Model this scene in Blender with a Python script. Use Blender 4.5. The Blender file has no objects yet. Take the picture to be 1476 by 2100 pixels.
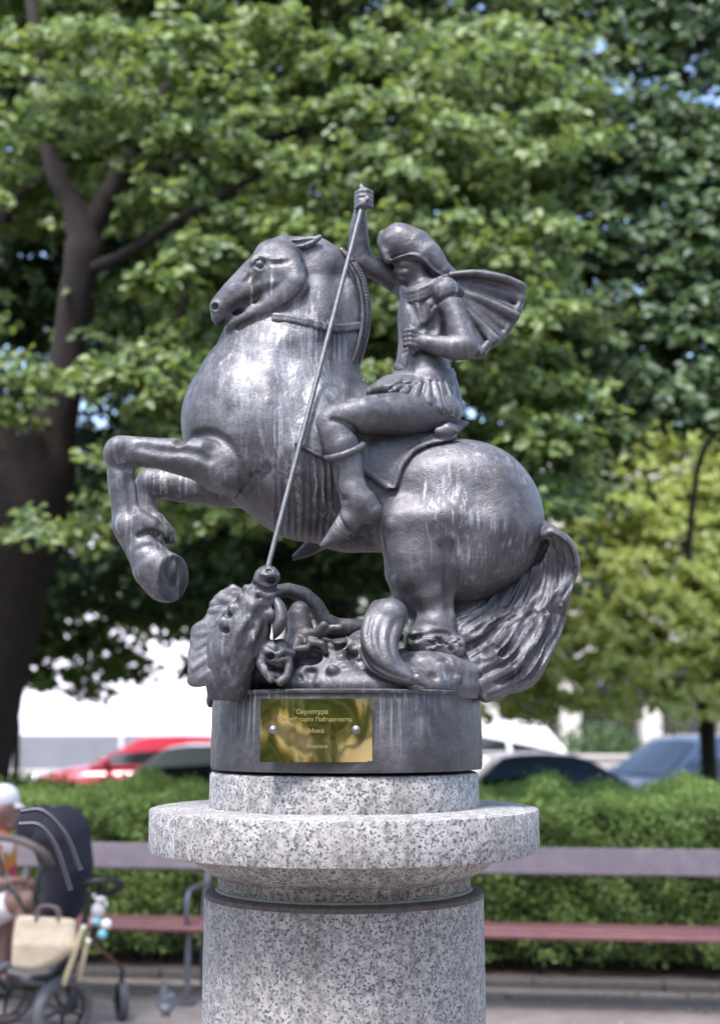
import bpy, math, random
import numpy as np
from mathutils import Vector

random.seed(7)
rng = np.random.default_rng(7)
scene = bpy.context.scene
COL = scene.collection

# ------------------------------------------------------------------ camera
EYE = 1.65                      # eye height, metres
FPX = 2700.0                    # focal length in photo pixels (photo 1476 x 2100)
CX, CY = 738.0, 1050.0
HORIZON = 1480.0
TH = math.atan((HORIZON - CY) / FPX)
Y0 = 3.1                        # distance of the statue's middle plane
S0 = 1.0 / (FPX / (Y0 * math.cos(TH)))   # metres per photo pixel there (roughly)

cam_data = bpy.data.cameras.new('camera')
cam = bpy.data.objects.new('camera', cam_data)
COL.objects.link(cam)
cam.location = (0, 0, EYE)
cam.rotation_euler = (math.pi / 2 + TH, 0, 0)
cam_data.sensor_fit = 'VERTICAL'
cam_data.sensor_height = 36.0
cam_data.lens = FPX / 2100.0 * 36.0
cam_data.clip_start = 0.05
cam_data.clip_end = 2000
cam_data.dof.use_dof = True
cam_data.dof.focus_distance = 2.86
cam_data.dof.aperture_fstop = 2.3
scene.camera = cam

# ------------------------------------------------------------------ sky and sun
SUN_EL, SUN_AZ = 64.0, 26.0     # azimuth measured from behind the camera towards its left
world = bpy.data.worlds.new('World')
scene.world = world
world.use_nodes = True
wn = world.node_tree
bg = wn.nodes['Background']
sky = wn.nodes.new('ShaderNodeTexSky')
sky.sky_type = 'NISHITA'
sky.sun_disc = False
sky.sun_elevation = math.radians(SUN_EL)
sky.sun_rotation = math.radians(180 + SUN_AZ)
sky.air_density = 1.0
sky.dust_density = 2.0
sky.ozone_density = 1.0
wn.links.new(sky.outputs[0], bg.inputs[0])
bg.inputs[1].default_value = 0.12
sd = bpy.data.lights.new('sun', 'SUN')
sd.energy = 1.5
sd.angle = math.radians(14.0)
sd.color = (1.0, 0.975, 0.945)
sun = bpy.data.objects.new('sun', sd)
COL.objects.link(sun)
_el, _az = math.radians(SUN_EL), math.radians(SUN_AZ)
SUN_DIR = Vector((-math.sin(_az) * math.cos(_el), -math.cos(_az) * math.cos(_el), math.sin(_el)))
sun.location = SUN_DIR * 30
sun.rotation_euler = (-SUN_DIR).to_track_quat('-Z', 'Y').to_euler()

scene.view_settings.view_transform = 'Standard'
scene.view_settings.look = 'None'
scene.view_settings.exposure = 2.2
scene.view_settings.gamma = 1.0
scene.view_settings.use_curve_mapping = False
scene.render.engine = 'CYCLES'
scene.cycles.use_denoising = True
scene.cycles.max_bounces = 6
scene.cycles.transparent_max_bounces = 6
scene.cycles.sample_clamp_indirect = 6.0

# ------------------------------------------------------------------ helpers
def pix(px, py, Y):
    """world point seen at photo pixel (px, py) on the vertical plane at distance Y"""
    a = (px - CX) / FPX
    b = -(py - CY) / FPX
    dy = math.cos(TH) - b * math.sin(TH)
    dz = math.sin(TH) + b * math.cos(TH)
    t = Y / dy
    return np.array((a * t, Y, EYE + dz * t))

def mpp(py, Y):
    """metres per photo pixel at pixel row py and distance Y"""
    b = -(py - CY) / FPX
    return Y / (math.cos(TH) - b * math.sin(TH)) / FPX

SPX = mpp(1480, Y0)
def P(px, py, w=0.0):
    """statue point: photo pixel plus depth w (photo pixels, towards the viewer)"""
    return pix(px, py, Y0 - w * SPX)

def mesh_from(name, V, F, mat=None, smooth=False, parent=None):
    """V (n,3) array, F list/array of faces"""
    me = bpy.data.meshes.new(name)
    V = np.asarray(V, dtype=np.float32)
    if isinstance(F, np.ndarray):
        k = F.shape[1]
        me.vertices.add(len(V)); me.vertices.foreach_set('co', V.ravel())
        me.loops.add(F.size); me.loops.foreach_set('vertex_index', F.astype(np.int32).ravel())
        me.polygons.add(len(F))
        me.polygons.foreach_set('loop_start', np.arange(0, F.size, k, dtype=np.int32))
        me.update(calc_edges=True)
        me.validate()
    else:
        me.from_pydata([tuple(map(float, v)) for v in V], [], F)
        me.update()
    if smooth:
        me.polygons.foreach_set('use_smooth', np.ones(len(me.polygons), dtype=bool))
    if mat is not None:
        me.materials.append(mat)
    o = bpy.data.objects.new(name, me)
    COL.objects.link(o)
    if parent is not None:
        attach(o, parent)
    return o

def world_loc(o):
    l = Vector(o.location)
    while o.parent:
        o = o.parent
        l = l + Vector(o.location)
    return l

def attach(o, parent):
    """parent without moving (all parents carry translation only while building)"""
    o.parent = parent
    o.location = Vector(o.location) - world_loc(parent)

def thing(name, label, cat, loc=(0, 0, 0), group=None):
    o = bpy.data.objects.new(name, None)
    o.empty_display_size = 0.2
    COL.objects.link(o)
    o.location = tuple(float(v) for v in loc)
    o['label'] = label; o['category'] = cat
    if group: o['group'] = group
    return o

def tag(o, label=None, cat=None, group=None, kind=None):
    if label: o['label'] = label
    if cat: o['category'] = cat
    if group: o['group'] = group
    if kind: o['kind'] = kind
    return o

def copy_tree(o, parent=None):
    c = o.copy(); COL.objects.link(c); c.parent = parent
    for ch in o.children: copy_tree(ch, c)
    return c

class MB:
    """collects simple shapes into one mesh"""
    def __init__(s): s.V = []; s.F = []
    def add(s, V, F):
        n = len(s.V); s.V += [tuple(map(float, v)) for v in V]; s.F += [tuple(i + n for i in f) for f in F]
    def box(s, c, size, R=None, bev=0.0):
        x, y, z = (d / 2 for d in size)
        b = min(bev, x * .9, y * .9, z * .9)
        if b <= 0:
            V = [(i * x, j * y, k * z) for k in (-1, 1) for j in (-1, 1) for i in (-1, 1)]
            F = [(0, 2, 3, 1), (4, 5, 7, 6), (0, 1, 5, 4), (2, 6, 7, 3), (0, 4, 6, 2), (1, 3, 7, 5)]
        else:
            # long bevel: octagonal prism-like box with chamfered edges on all sides
            V = []; F = []
            for (sx, sy, sz) in [(i, j, k) for k in (-1, 1) for j in (-1, 1) for i in (-1, 1)]:
                V += [(sx * x, sy * (y - b), sz * (z - b)), (sx * (x - b), sy * y, sz * (z - b)), (sx * (x - b), sy * (y - b), sz * z)]
            def q(i, a): return i * 3 + a
            idx = lambda i, j, k: (0 if i < 0 else 1) + (0 if j < 0 else 2) + (0 if k < 0 else 4)
            for sx in (-1, 1): F.append([q(idx(sx, -1, -1), 0), q(idx(sx, 1, -1), 0), q(idx(sx, 1, 1), 0), q(idx(sx, -1, 1), 0)][::sx])
            for sy in (-1, 1): F.append([q(idx(-1, sy, -1), 1), q(idx(-1, sy, 1), 1), q(idx(1, sy, 1), 1), q(idx(1, sy, -1), 1)][::sy])
            for sz in (-1, 1): F.append([q(idx(-1, -1, sz), 2), q(idx(1, -1, sz), 2), q(idx(1, 1, sz), 2), q(idx(-1, 1, sz), 2)][::sz])
            for a in (-1, 1):
                for c2 in (-1, 1):
                    F.append([q(idx(a, c2, -1), 0), q(idx(a, c2, 1), 0), q(idx(a, c2, 1), 1), q(idx(a, c2, -1), 1)][::-a * c2])
                    F.append([q(idx(a, -1, c2), 0), q(idx(a, 1, c2), 0), q(idx(a, 1, c2), 2), q(idx(a, -1, c2), 2)][::a * c2])
                    F.append([q(idx(-1, a, c2), 1), q(idx(1, a, c2), 1), q(idx(1, a, c2), 2), q(idx(-1, a, c2), 2)][::-a * c2])
            for sx in (-1, 1):
                for sy in (-1, 1):
                    for sz in (-1, 1):
                        i = idx(sx, sy, sz); F.append([q(i, 0), q(i, 1), q(i, 2)][::sx * sy * sz])
        V = np.array(V)
        if R is not None: V = V @ np.array(R).T
        s.add(V + np.array(c), F)
        return s
    def tube(s, pts, r, n=10, cap=True, flat=1.0, up=None):
        pts = np.array([np.asarray(p, float) for p in pts]); m = len(pts)
        r = np.broadcast_to(np.asarray(r, float), (m,))
        T = np.gradient(pts, axis=0); T /= np.linalg.norm(T, axis=1)[:, None] + 1e-12
        u = np.array(up if up is not None else ((0, 0, 1) if abs(T[0][2]) < .9 else (0, 1, 0)), float)
        V = []; F = []
        for i in range(m):
            u = u - T[i] * u.dot(T[i]); u /= np.linalg.norm(u) + 1e-12
            v = np.cross(T[i], u)
            for k in range(n):
                a = 2 * math.pi * k / n
                V.append(pts[i] + r[i] * (math.cos(a) * v + flat * math.sin(a) * u))
        for i in range(m - 1):
            for k in range(n):
                k2 = (k + 1) % n
                F.append((i * n + k, i * n + k2, (i + 1) * n + k2, (i + 1) * n + k))
        if cap:
            F.append(tuple(range(n))[::-1]); F.append(tuple((m - 1) * n + k for k in range(n)))
        s.add(V, F); return s
    def lathe(s, prof, c=(0, 0, 0), n=64, axis=None, cap=True):
        """prof: (r, h) list"""
        V = []; F = []; m = len(prof)
        for r, h in prof:
            for k in range(n):
                a = 2 * math.pi * k / n
                V.append((r * math.cos(a), r * math.sin(a), h))
        V = np.array(V)
        for i in range(m - 1):
            for k in range(n):
                k2 = (k + 1) % n
                F.append((i * n + k, i * n + k2, (i + 1) * n + k2, (i + 1) * n + k))
        if cap:
            F.append(tuple(range(n))[::-1]); F.append(tuple((m - 1) * n + k for k in range(n)))
        if axis is not None:
            q = Vector((0, 0, 1)).rotation_difference(Vector(axis)).to_matrix()
            V = V @ np.array(q).T
        s.add(V + np.array(c), F); return s
    def build(s, name, mat, parent=None, smooth=True, origin=None, angle=40):
        o = mesh_from(name, s.V, s.F, mat, smooth)
        if smooth and angle < 180:
            o.data.set_sharp_from_angle(angle=math.radians(angle))
        if origin is not None:
            og = np.array(origin, float)
            V = np.array(s.V) - og
            o.data.vertices.foreach_set('co', V.astype(np.float32).ravel()); o.data.update()
            o.location = og
        if parent is not None: attach(o, parent)
        return o

def rotz(a):
    c, s_ = math.cos(a), math.sin(a)
    return np.array([[c, -s_, 0], [s_, c, 0], [0, 0, 1]])
def rotx(a):
    c, s_ = math.cos(a), math.sin(a)
    return np.array([[1, 0, 0], [0, c, -s_], [0, s_, c]])
def roty(a):
    c, s_ = math.cos(a), math.sin(a)
    return np.array([[c, 0, s_], [0, 1, 0], [-s_, 0, c]])

def spline(pts, n):
    """smooth Catmull-Rom path through control rows (any number of columns)"""
    p = np.array(pts, float)
    q = np.vstack([2 * p[0] - p[1], p, 2 * p[-1] - p[-2]])
    out = []
    m = len(p) - 1
    for t in np.linspace(0, m, n):
        i = min(int(t), m - 1); f = t - i
        a, b, c, d = q[i], q[i + 1], q[i + 2], q[i + 3]
        out.append(.5 * ((2 * b) + (-a + c) * f + (2 * a - 5 * b + 4 * c - d) * f * f + (-a + 3 * b - 3 * c + d) * f ** 3))
    return np.array(out)

# ------------------------------------------------------------------ clay: distance-field sculpting
class Clay:
    """a signed distance grid: soft unions and cuts of tapered limbs and ellipsoids, meshed as one skin"""
    def __init__(s, lo, hi, h):
        s.lo = np.array(lo, float); s.h = h
        s.n = (np.ceil((np.array(hi) - s.lo) / h).astype(int) + 1)
        s.D = np.full(s.n, 1.0, np.float32)
    def _sl(s, lo, hi, pad):
        a = np.clip(np.floor((np.array(lo) - pad - s.lo) / s.h).astype(int), 0, s.n - 1)
        b = np.clip(np.ceil((np.array(hi) + pad - s.lo) / s.h).astype(int) + 1, 1, s.n)
        g = [(s.lo[i] + s.h * np.arange(a[i], b[i])).astype(np.float32) for i in range(3)]
        return (tuple(slice(a[i], b[i]) for i in range(3)), g[0][:, None, None], g[1][None, :, None], g[2][None, None, :])
    def _mix(s, sl, d, k, op):
        c = s.D[sl]
        if c.size == 0: return
        if op == '+':
            h = np.clip(.5 + .5 * (c - d) / k, 0, 1)
            s.D[sl] = c + (d - c) * h - k * h * (1 - h)
        else:  # cut
            h = np.clip(.5 - .5 * (c + d) / k, 0, 1)
            s.D[sl] = c + (-d - c) * h + k * h * (1 - h)
    def limb(s, pts, k=.01, sq=1.0, op='+'):
        """pts: rows (x, y, z, r); sq squashes (<1) or widens (>1) along the depth axis"""
        pts = np.array(pts, float)
        best = None
        R = pts[:, 3].max() * max(1, sq)
        sl, X, Y, Z = s._sl(pts[:, :3].min(0) - R, pts[:, :3].max(0) + R, k + 3 * s.h)
        for a, b in zip(pts[:-1], pts[1:]):
            ax, ay, az = a[0], a[1] / sq, a[2]
            bx, by, bz = b[0] - ax, b[1] / sq - ay, b[2] - az
            L = bx * bx + by * by + bz * bz + 1e-12
            px, py, pz = X - np.float32(ax), Y / np.float32(sq) - np.float32(ay), Z - np.float32(az)
            t = np.clip((px * np.float32(bx) + py * np.float32(by) + pz * np.float32(bz)) / np.float32(L), 0, 1)
            d = np.sqrt((px - t * np.float32(bx)) ** 2 + (py - t * np.float32(by)) ** 2 + (pz - t * np.float32(bz)) ** 2) - (np.float32(a[3]) + t * np.float32(b[3] - a[3]))
            best = d if best is None else np.minimum(best, d)
        s._mix(sl, best, k, op)
    def ell(s, c, rad, R=None, k=.01, op='+'):
        c = np.array(c, float); rad = np.array(rad, float); m = rad.max()
        sl, X, Y, Z = s._sl(c - m, c + m, k + 3 * s.h)
        p = [X - np.float32(c[0]), Y - np.float32(c[1]), Z - np.float32(c[2])]
        if R is not None:
            Rt = np.array(R).T.astype(np.float32)
            p = [Rt[i, 0] * p[0] + Rt[i, 1] * p[1] + Rt[i, 2] * p[2] for i in range(3)]
        q = [p[i] / np.float32(rad[i]) for i in range(3)]
        k0 = np.sqrt(q[0] ** 2 + q[1] ** 2 + q[2] ** 2)
        k1 = np.sqrt((q[0] / np.float32(rad[0])) ** 2 + (q[1] / np.float32(rad[1])) ** 2 + (q[2] / np.float32(rad[2])) ** 2) + 1e-6
        s._mix(sl, k0 * (k0 - 1) / k1, k, op)
    def box(s, c, half, R=None, r=.004, k=.006, op='+'):
        c = np.array(c, float); half = np.array(half, float); m = np.linalg.norm(half)
        sl, X, Y, Z = s._sl(c - m, c + m, k + 3 * s.h)
        p = [X - np.float32(c[0]), Y - np.float32(c[1]), Z - np.float32(c[2])]
        if R is not None:
            Rt = np.array(R).T.astype(np.float32)
            p = [Rt[i, 0] * p[0] + Rt[i, 1] * p[1] + Rt[i, 2] * p[2] for i in range(3)]
        q = [np.abs(p[i]) - np.float32(half[i] - r) for i in range(3)]
        d = np.sqrt(np.maximum(q[0], 0) ** 2 + np.maximum(q[1], 0) ** 2 + np.maximum(q[2], 0) ** 2) + np.minimum(np.maximum(q[0], np.maximum(q[1], q[2])), 0) - np.float32(r)
        s._mix(sl, d, k, op)
    def ripple(s, lo, hi, fn):
        sl, X, Y, Z = s._sl(lo, hi, 0)
        s.D[sl] = s.D[sl] + fn(X, Y, Z).astype(np.float32)
    def skin(s):
        D = s.D; n = s.n
        S = D < 0
        cnt = np.zeros(n - 1, np.uint8)
        for i in (0, 1):
            for j in (0, 1):
                for k in (0, 1):
                    cnt += S[i:n[0] - 1 + i, j:n[1] - 1 + j, k:n[2] - 1 + k]
        m = (cnt > 0) & (cnt < 8)
        cells = np.argwhere(m)
        idx = np.full(n - 1, -1, np.int32)
        idx[m] = np.arange(len(cells), dtype=np.int32)
        acc = np.zeros((len(cells), 3)); num = np.zeros(len(cells))
        val = {}
        for i in (0, 1):
            for j in (0, 1):
                for k in (0, 1):
                    val[i, j, k] = D[cells[:, 0] + i, cells[:, 1] + j, cells[:, 2] + k].astype(float)
        for ax in range(3):
            o1, o2 = [a for a in range(3) if a != ax]
            for p_ in (0, 1):
                for q_ in (0, 1):
                    a = [0, 0, 0]; a[o1] = p_; a[o2] = q_
                    b = list(a); b[ax] = 1
                    va, vb = val[tuple(a)], val[tuple(b)]
                    cr = (va < 0) != (vb < 0)
                    t = np.where(cr, va / np.where(cr, va - vb, 1), 0)
                    pt = np.array(a, float)[None, :].repeat(len(cells), 0)
                    pt[:, ax] = t
                    acc[cr] += pt[cr]; num[cr] += 1
        V = s.lo + s.h * (cells + acc / num[:, None])
        Fs = []
        for ax in range(3):
            o1, o2 = [(1, 2), (2, 0), (0, 1)][ax]
            sl_a = [slice(None)] * 3; sl_b = [slice(None)] * 3
            sl_a[ax] = slice(0, n[ax] - 1); sl_b[ax] = slice(1, n[ax])
            A, B = S[tuple(sl_a)], S[tuple(sl_b)]
            e = np.argwhere(A != B)
            e = e[(e[:, o1] > 0) & (e[:, o2] > 0) & (e[:, o1] < n[o1] - 1) & (e[:, o2] < n[o2] - 1)]
            ins = A[e[:, 0], e[:, 1], e[:, 2]]
            def at(d1, d2):
                c = e.copy(); c[:, o1] += d1; c[:, o2] += d2
                return idx[c[:, 0], c[:, 1], c[:, 2]]
            q = np.stack([at(-1, -1), at(0, -1), at(0, 0), at(-1, 0)], 1)
            q[~ins] = q[~ins][:, ::-1]
            Fs.append(q)
        return V, np.vstack(Fs)
    def build(s, name, mat, parent=None, relax=1):
        V, F = s.skin()
        for _ in range(relax):
            A = np.zeros_like(V); c = np.zeros(len(V))
            for i in range(4):
                np.add.at(A, F[:, i], V[F[:, (i + 1) % 4]]); np.add.at(c, F[:, i], 1)
            V = .5 * V + .5 * A / np.maximum(c, 1)[:, None]
        o = mesh_from(name, V, F, mat, True)
        if parent is not None: attach(o, parent)
        return o

# ------------------------------------------------------------------ materials
def new_mat(name):
    m = bpy.data.materials.new(name); m.use_nodes = True
    nt = m.node_tree
    return m, nt, nt.nodes['Principled BSDF']
def N(nt, typ, **kw):
    n = nt.nodes.new(typ)
    for k, v in kw.items():
        if k.startswith('i_'): n.inputs[int(k[2:]) if k[2:].isdigit() else k[2:].replace('_', ' ')].default_value = v
        else: setattr(n, k, v)
    return n
def ramp(nt, src, stops, interp='LINEAR'):
    r = nt.nodes.new('ShaderNodeValToRGB'); r.color_ramp.interpolation = interp
    e = r.color_ramp.elements
    while len(e) < len(stops): e.new(.5)
    for el, (p, c) in zip(e, stops):
        el.position = p; el.color = (c[0], c[1], c[2], 1) if hasattr(c, '__len__') else (c, c, c, 1)
    nt.links.new(src, r.inputs[0]); return r
def noise(nt, scale, detail=4, rough=.55, vec=None, dist=0):
    n = nt.nodes.new('ShaderNodeTexNoise')
    n.inputs['Scale'].default_value = scale; n.inputs['Detail'].default_value = detail
    n.inputs['Roughness'].default_value = rough; n.inputs['Distortion'].default_value = dist
    if vec is not None: nt.links.new(vec, n.inputs['Vector'])
    return n
def mapping(nt, scale=(1, 1, 1), coord='Object', loc=(0, 0, 0)):
    tc = nt.nodes.new('ShaderNodeTexCoord'); mp = nt.nodes.new('ShaderNodeMapping')
    mp.inputs['Scale'].default_value = scale; mp.inputs['Location'].default_value = loc
    nt.links.new(tc.outputs[coord], mp.inputs[0]); return mp.outputs[0]
def mixc(nt, fac, a, b, mode='MIX'):
    m = nt.nodes.new('ShaderNodeMix'); m.data_type = 'RGBA'; m.blend_type = mode
    for sock, v in ((m.inputs[0], fac), (m.inputs[6], a), (m.inputs[7], b)):
        if hasattr(v, 'is_output') or isinstance(v, bpy.types.NodeSocket): nt.links.new(v, sock)
        elif hasattr(v, '__len__'): sock.default_value = (v[0], v[1], v[2], 1)
        else: sock.default_value = v
    return m.outputs[2]
def mth(nt, op, a, b=0.0):
    m = nt.nodes.new('ShaderNodeMath'); m.operation = op
    for sock, v in ((m.inputs[0], a), (m.inputs[1], b)):
        if isinstance(v, bpy.types.NodeSocket): nt.links.new(v, sock)
        else: sock.default_value = v
    return m.outputs[0]
def bump(nt, bsdf, h, strength=.3, dist=.01):
    b = nt.nodes.new('ShaderNodeBump'); b.inputs['Strength'].default_value = strength; b.inputs['Distance'].default_value = dist
    nt.links.new(h, b.inputs['Height']); nt.links.new(b.outputs[0], bsdf.inputs['Normal'])
def plain(name, col, rough=.6, metal=0.0, var=.12, scale=30, bmp=0.0, spec=.5, coat=0.0):
    m, nt, b = new_mat(name)
    n = noise(nt, scale, 4, .6, mapping(nt))
    r = ramp(nt, n.outputs[0], [(.3, [c * (1 - var) for c in col]), (.7, [min(1, c * (1 + var)) for c in col])])
    nt.links.new(r.outputs[0], b.inputs['Base Color'])
    b.inputs['Roughness'].default_value = rough; b.inputs['Metallic'].default_value = metal
    b.inputs['Specular IOR Level'].default_value = spec
    b.inputs['Coat Weight'].default_value = coat
    if bmp: bump(nt, b, n.outputs[0], bmp, .004)
    return m
# ================================================================== granite pedestal and bronze group
def granite_mat():
    m, nt, b = new_mat('granite')
    v = mapping(nt)
    n1 = noise(nt, 165, 4, .62, v)
    n2 = noise(nt, 420, 2, .5, v)
    n3 = noise(nt, 60, 3, .5, mapping(nt, loc=(3.1, 7.7, 1.3)))
    n4 = noise(nt, 4, 4, .6, v)
    light = ramp(nt, n3.outputs[0], [(.35, (.21, .21, .215)), (.5, (.35, .34, .345)), (.65, (.46, .445, .44))])
    spk = ramp(nt, n1.outputs[0], [(.525, 0), (.58, 1)])
    fine = ramp(nt, n2.outputs[0], [(.58, 0), (.66, 1)])
    c = mixc(nt, spk.outputs[0], light.outputs[0], (.060, .062, .070))
    c = mixc(nt, mth(nt, 'MULTIPLY', fine.outputs[0], .75), c, (.13, .13, .14))
    pk = ramp(nt, noise(nt, 42, 4, .6, mapping(nt, loc=(9, 1, 4))).outputs[0], [(.56, 0), (.64, 1)])
    c = mixc(nt, mth(nt, 'MULTIPLY', pk.outputs[0], .22), c, (.48, .41, .38))
    drip = ramp(nt, noise(nt, 14, 4, .6, mapping(nt, (1, 1, .08))).outputs[0], [(.48, 0), (.66, 1)])
    c = mixc(nt, mth(nt, 'MULTIPLY', drip.outputs[0], .38), c, (.17, .16, .15))
    grime = ramp(nt, n4.outputs[0], [(.35, (.82, .80, .77)), (.65, (1, 1, 1))])
    c = mixc(nt, .7, c, grime.outputs[0], 'MULTIPLY')
    nt.links.new(c, b.inputs['Base Color'])
    b.inputs['Roughness'].default_value = .62
    bump(nt, b, n1.outputs[0], .12, .003)
    return m

def bronze_mat(name='bronze', tone=1.0, streak=.75, chest=True, drum=False):
    m, nt, b = new_mat(name)
    v = mapping(nt)
    big = noise(nt, 7, 5, .62, v)
    mid = noise(nt, 38, 4, .6, v)
    fine = noise(nt, 190, 3, .6, v)
    # rain streaks: noise stretched along z
    vs = mapping(nt, (1, 1, .035))
    st = noise(nt, 85, 4, .6, vs)
    st2 = noise(nt, 30, 3, .55, mapping(nt, (1, 1, .10), loc=(5, 2, 1)))
    patch = noise(nt, 5.5, 3, .5, mapping(nt, loc=(1.7, 4.2, 9.1)))
    t = tone
    base = ramp(nt, big.outputs[0], [(.3, (.034 * t, .034 * t, .039 * t)), (.5, (.082 * t, .081 * t, .092 * t)), (.7, (.150 * t, .149 * t, .165 * t))])
    c = mixc(nt, .4, base.outputs[0], ramp(nt, mid.outputs[0], [(.3, (.40, .40, .43)), (.7, (1.5, 1.48, 1.5))]).outputs[0], 'MULTIPLY')
    brown = ramp(nt, st2.outputs[0], [(.56, 0), (.70, 1)])
    c = mixc(nt, mth(nt, 'MULTIPLY', brown.outputs[0], .65), c, (.075, .060, .058))
    s1 = ramp(nt, st.outputs[0], [(.52, 0), (.72, 1)])
    p1 = ramp(nt, patch.outputs[0], [(.47, 0), (.62, 1)])
    f = mth(nt, 'MULTIPLY', mth(nt, 'MULTIPLY', s1.outputs[0], p1.outputs[0]), streak)
    c = mixc(nt, f, c, (.34, .35, .38))
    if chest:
        # pale patches, part patina and part painted highlight, on the horse's breast and barrel
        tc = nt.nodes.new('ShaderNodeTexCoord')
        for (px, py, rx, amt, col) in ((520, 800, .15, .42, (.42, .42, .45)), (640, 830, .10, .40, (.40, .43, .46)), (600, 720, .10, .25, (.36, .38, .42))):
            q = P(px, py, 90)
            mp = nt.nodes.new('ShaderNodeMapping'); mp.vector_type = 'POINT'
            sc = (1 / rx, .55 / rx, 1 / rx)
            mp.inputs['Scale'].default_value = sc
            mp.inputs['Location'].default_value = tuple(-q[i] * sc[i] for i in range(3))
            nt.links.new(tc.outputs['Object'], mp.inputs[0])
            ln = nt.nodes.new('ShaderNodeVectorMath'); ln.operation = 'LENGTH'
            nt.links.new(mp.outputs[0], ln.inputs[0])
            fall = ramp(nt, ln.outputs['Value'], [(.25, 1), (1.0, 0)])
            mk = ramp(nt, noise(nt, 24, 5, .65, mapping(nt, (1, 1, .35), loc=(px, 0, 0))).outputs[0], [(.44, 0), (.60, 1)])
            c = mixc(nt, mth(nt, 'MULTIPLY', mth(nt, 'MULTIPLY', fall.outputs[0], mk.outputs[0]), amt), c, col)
        # bird-dropping runs: narrow pale stripes at chosen places (position x, band z)
        sep = nt.nodes.new('ShaderNodeSeparateXYZ'); nt.links.new(tc.outputs['Object'], sep.inputs[0])
        wob = noise(nt, 30, 2, .5, v)
        for (px, y0, y1, hw, col) in ((513, 540, 648, 5, (.62, .60, .44)), (556, 545, 610, 4, (.50, .50, .50)), (571, 655, 715, 5, (.72, .72, .72)), (503, 720, 800, 5, (.62, .62, .64)),
                                      (612, 950, 1090, 5, (.50, .47, .36)), (648, 955, 1070, 4, (.42, .45, .47)), (868, 985, 1036, 3.5, (.60, .60, .62)), (665, 960, 1060, 3, (.42, .45, .47)), (592, 940, 1010, 4, (.40, .42, .43))):
            q = P(px, (y0 + y1) / 2, 100)
            zt, zb = P(px, y0, 100)[2], P(px, y1, 100)[2]
            wx = mth(nt, 'MULTIPLY', mth(nt, 'SUBTRACT', wob.outputs[0], .5), .02)
            dx = mth(nt, 'ABSOLUTE', mth(nt, 'SUBTRACT', mth(nt, 'ADD', sep.outputs[0], wx), float(q[0])))
            a = ramp(nt, mth(nt, 'DIVIDE', dx, hw * SPX), [(.15, 1), (1, 0)])
            dz = mth(nt, 'ABSOLUTE', mth(nt, 'SUBTRACT', sep.outputs[2], float((zt + zb) / 2)))
            bz = ramp(nt, mth(nt, 'DIVIDE', dz, float((zt - zb) / 2)), [(.25, 1), (1, 0)])
            brk = ramp(nt, noise(nt, 90, 4, .7, mapping(nt, (1, 1, .25))).outputs[0], [(.40, .0), (.56, 1)])
            g = mth(nt, 'MULTIPLY', mth(nt, 'MULTIPLY', a.outputs[0], bz.outputs[0]), brk.outputs[0])
            side = mth(nt, 'LESS_THAN', sep.outputs[1], Y0 - .03)
            c = mixc(nt, mth(nt, 'MULTIPLY', mth(nt, 'MULTIPLY', g, side), .62), c, col)
    nt.links.new(c, b.inputs['Base Color'])
    b.inputs['Metallic'].default_value = .28
    rr = ramp(nt, mid.outputs[0], [(.3, .38), (.7, .64)])
    nt.links.new(rr.outputs[0], b.inputs['Roughness'])
    hsum = mth(nt, 'ADD', mth(nt, 'MULTIPLY', fine.outputs[0], .35), mid.outputs[0])
    hsum = mth(nt, 'ADD', hsum, mth(nt, 'MULTIPLY', noise(nt, 16, 3, .5, v).outputs[0], 1.6))
    bump(nt, b, hsum, .5, .005)
    return m

M_granite = granite_mat()
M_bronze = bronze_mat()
M_bronze_dark = bronze_mat('bronze_weathered', .72, .6, chest=False)
M_bronze_pale = bronze_mat('bronze_dusty', 1.02, .5, chest=False)

# ---- pedestal (lathe, profile read off the photograph)
def hz(py, w=0): return float(P(700, py, w)[2])
def rw(rpx): return rpx * SPX
PK = .985
AX = P(706, 1600, 0)
ped = thing('pedestal', 'round speckled grey granite pedestal with a wide disc under the bronze horseman', 'pedestal', (AX[0], Y0, 0))
def lathe_part(name, prof, n=96, mat=None):
    b = MB(); b.lathe([(r * PK, h) for r, h in prof], (0, 0, 0), n)
    o = mesh_from(name, b.V, b.F, mat or M_granite, True); o.data.set_sharp_from_angle(angle=math.radians(35))
    o.parent = ped
    return o
zc = hz(1822); zdb = hz(1741); zdt = hz(1654); zdr = hz(1581)
lathe_part('column', [(rw(286), -.02), (rw(285), .30), (rw(284), hz(2000)), (rw(283), zc - .013), (rw(262), zc - .013)])
lathe_part('rim', [(rw(250), zc - .0128), (rw(283.2), zc - .0128), (rw(281.8), zc - .004), (rw(277), zc), (rw(262), zc + .0015), (rw(250), zc - .002)], mat=plain('stained_rim', (.105, .085, .08), .8, 0, .35, 60, .5))
lathe_part('mortar', [(rw(250), zc - .002), (rw(261.5), zc + .0012), (rw(260), zc + .006), (rw(250), zc + .007)], mat=plain('pale_mortar', (.34, .35, .34), .9, 0, .2, 60))
lathe_part('neck_moulding', [(rw(256), zc + .004), (rw(256), hz(1802)), (rw(258), hz(1794)), (rw(272), hz(1786)), (rw(292), hz(1775)), (rw(309), hz(1760)), (rw(318), hz(1748)), (rw(320), zdb)])
lathe_part('disc', [(rw(300), zdb + .001), (rw(392), zdb + .001), (rw(396), zdb + .003), (rw(397), zdb + .007), (rw(397), zdt - .006), (rw(395.5), zdt - .002), (rw(388), zdt), (rw(260), zdt + .002)])
lathe_part('upper_drum', [(rw(277), zdt - .002), (rw(277.5), zdt + .002), (rw(276), zdr - .008), (rw(273), zdr - .002), (rw(268), zdr)])

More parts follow.
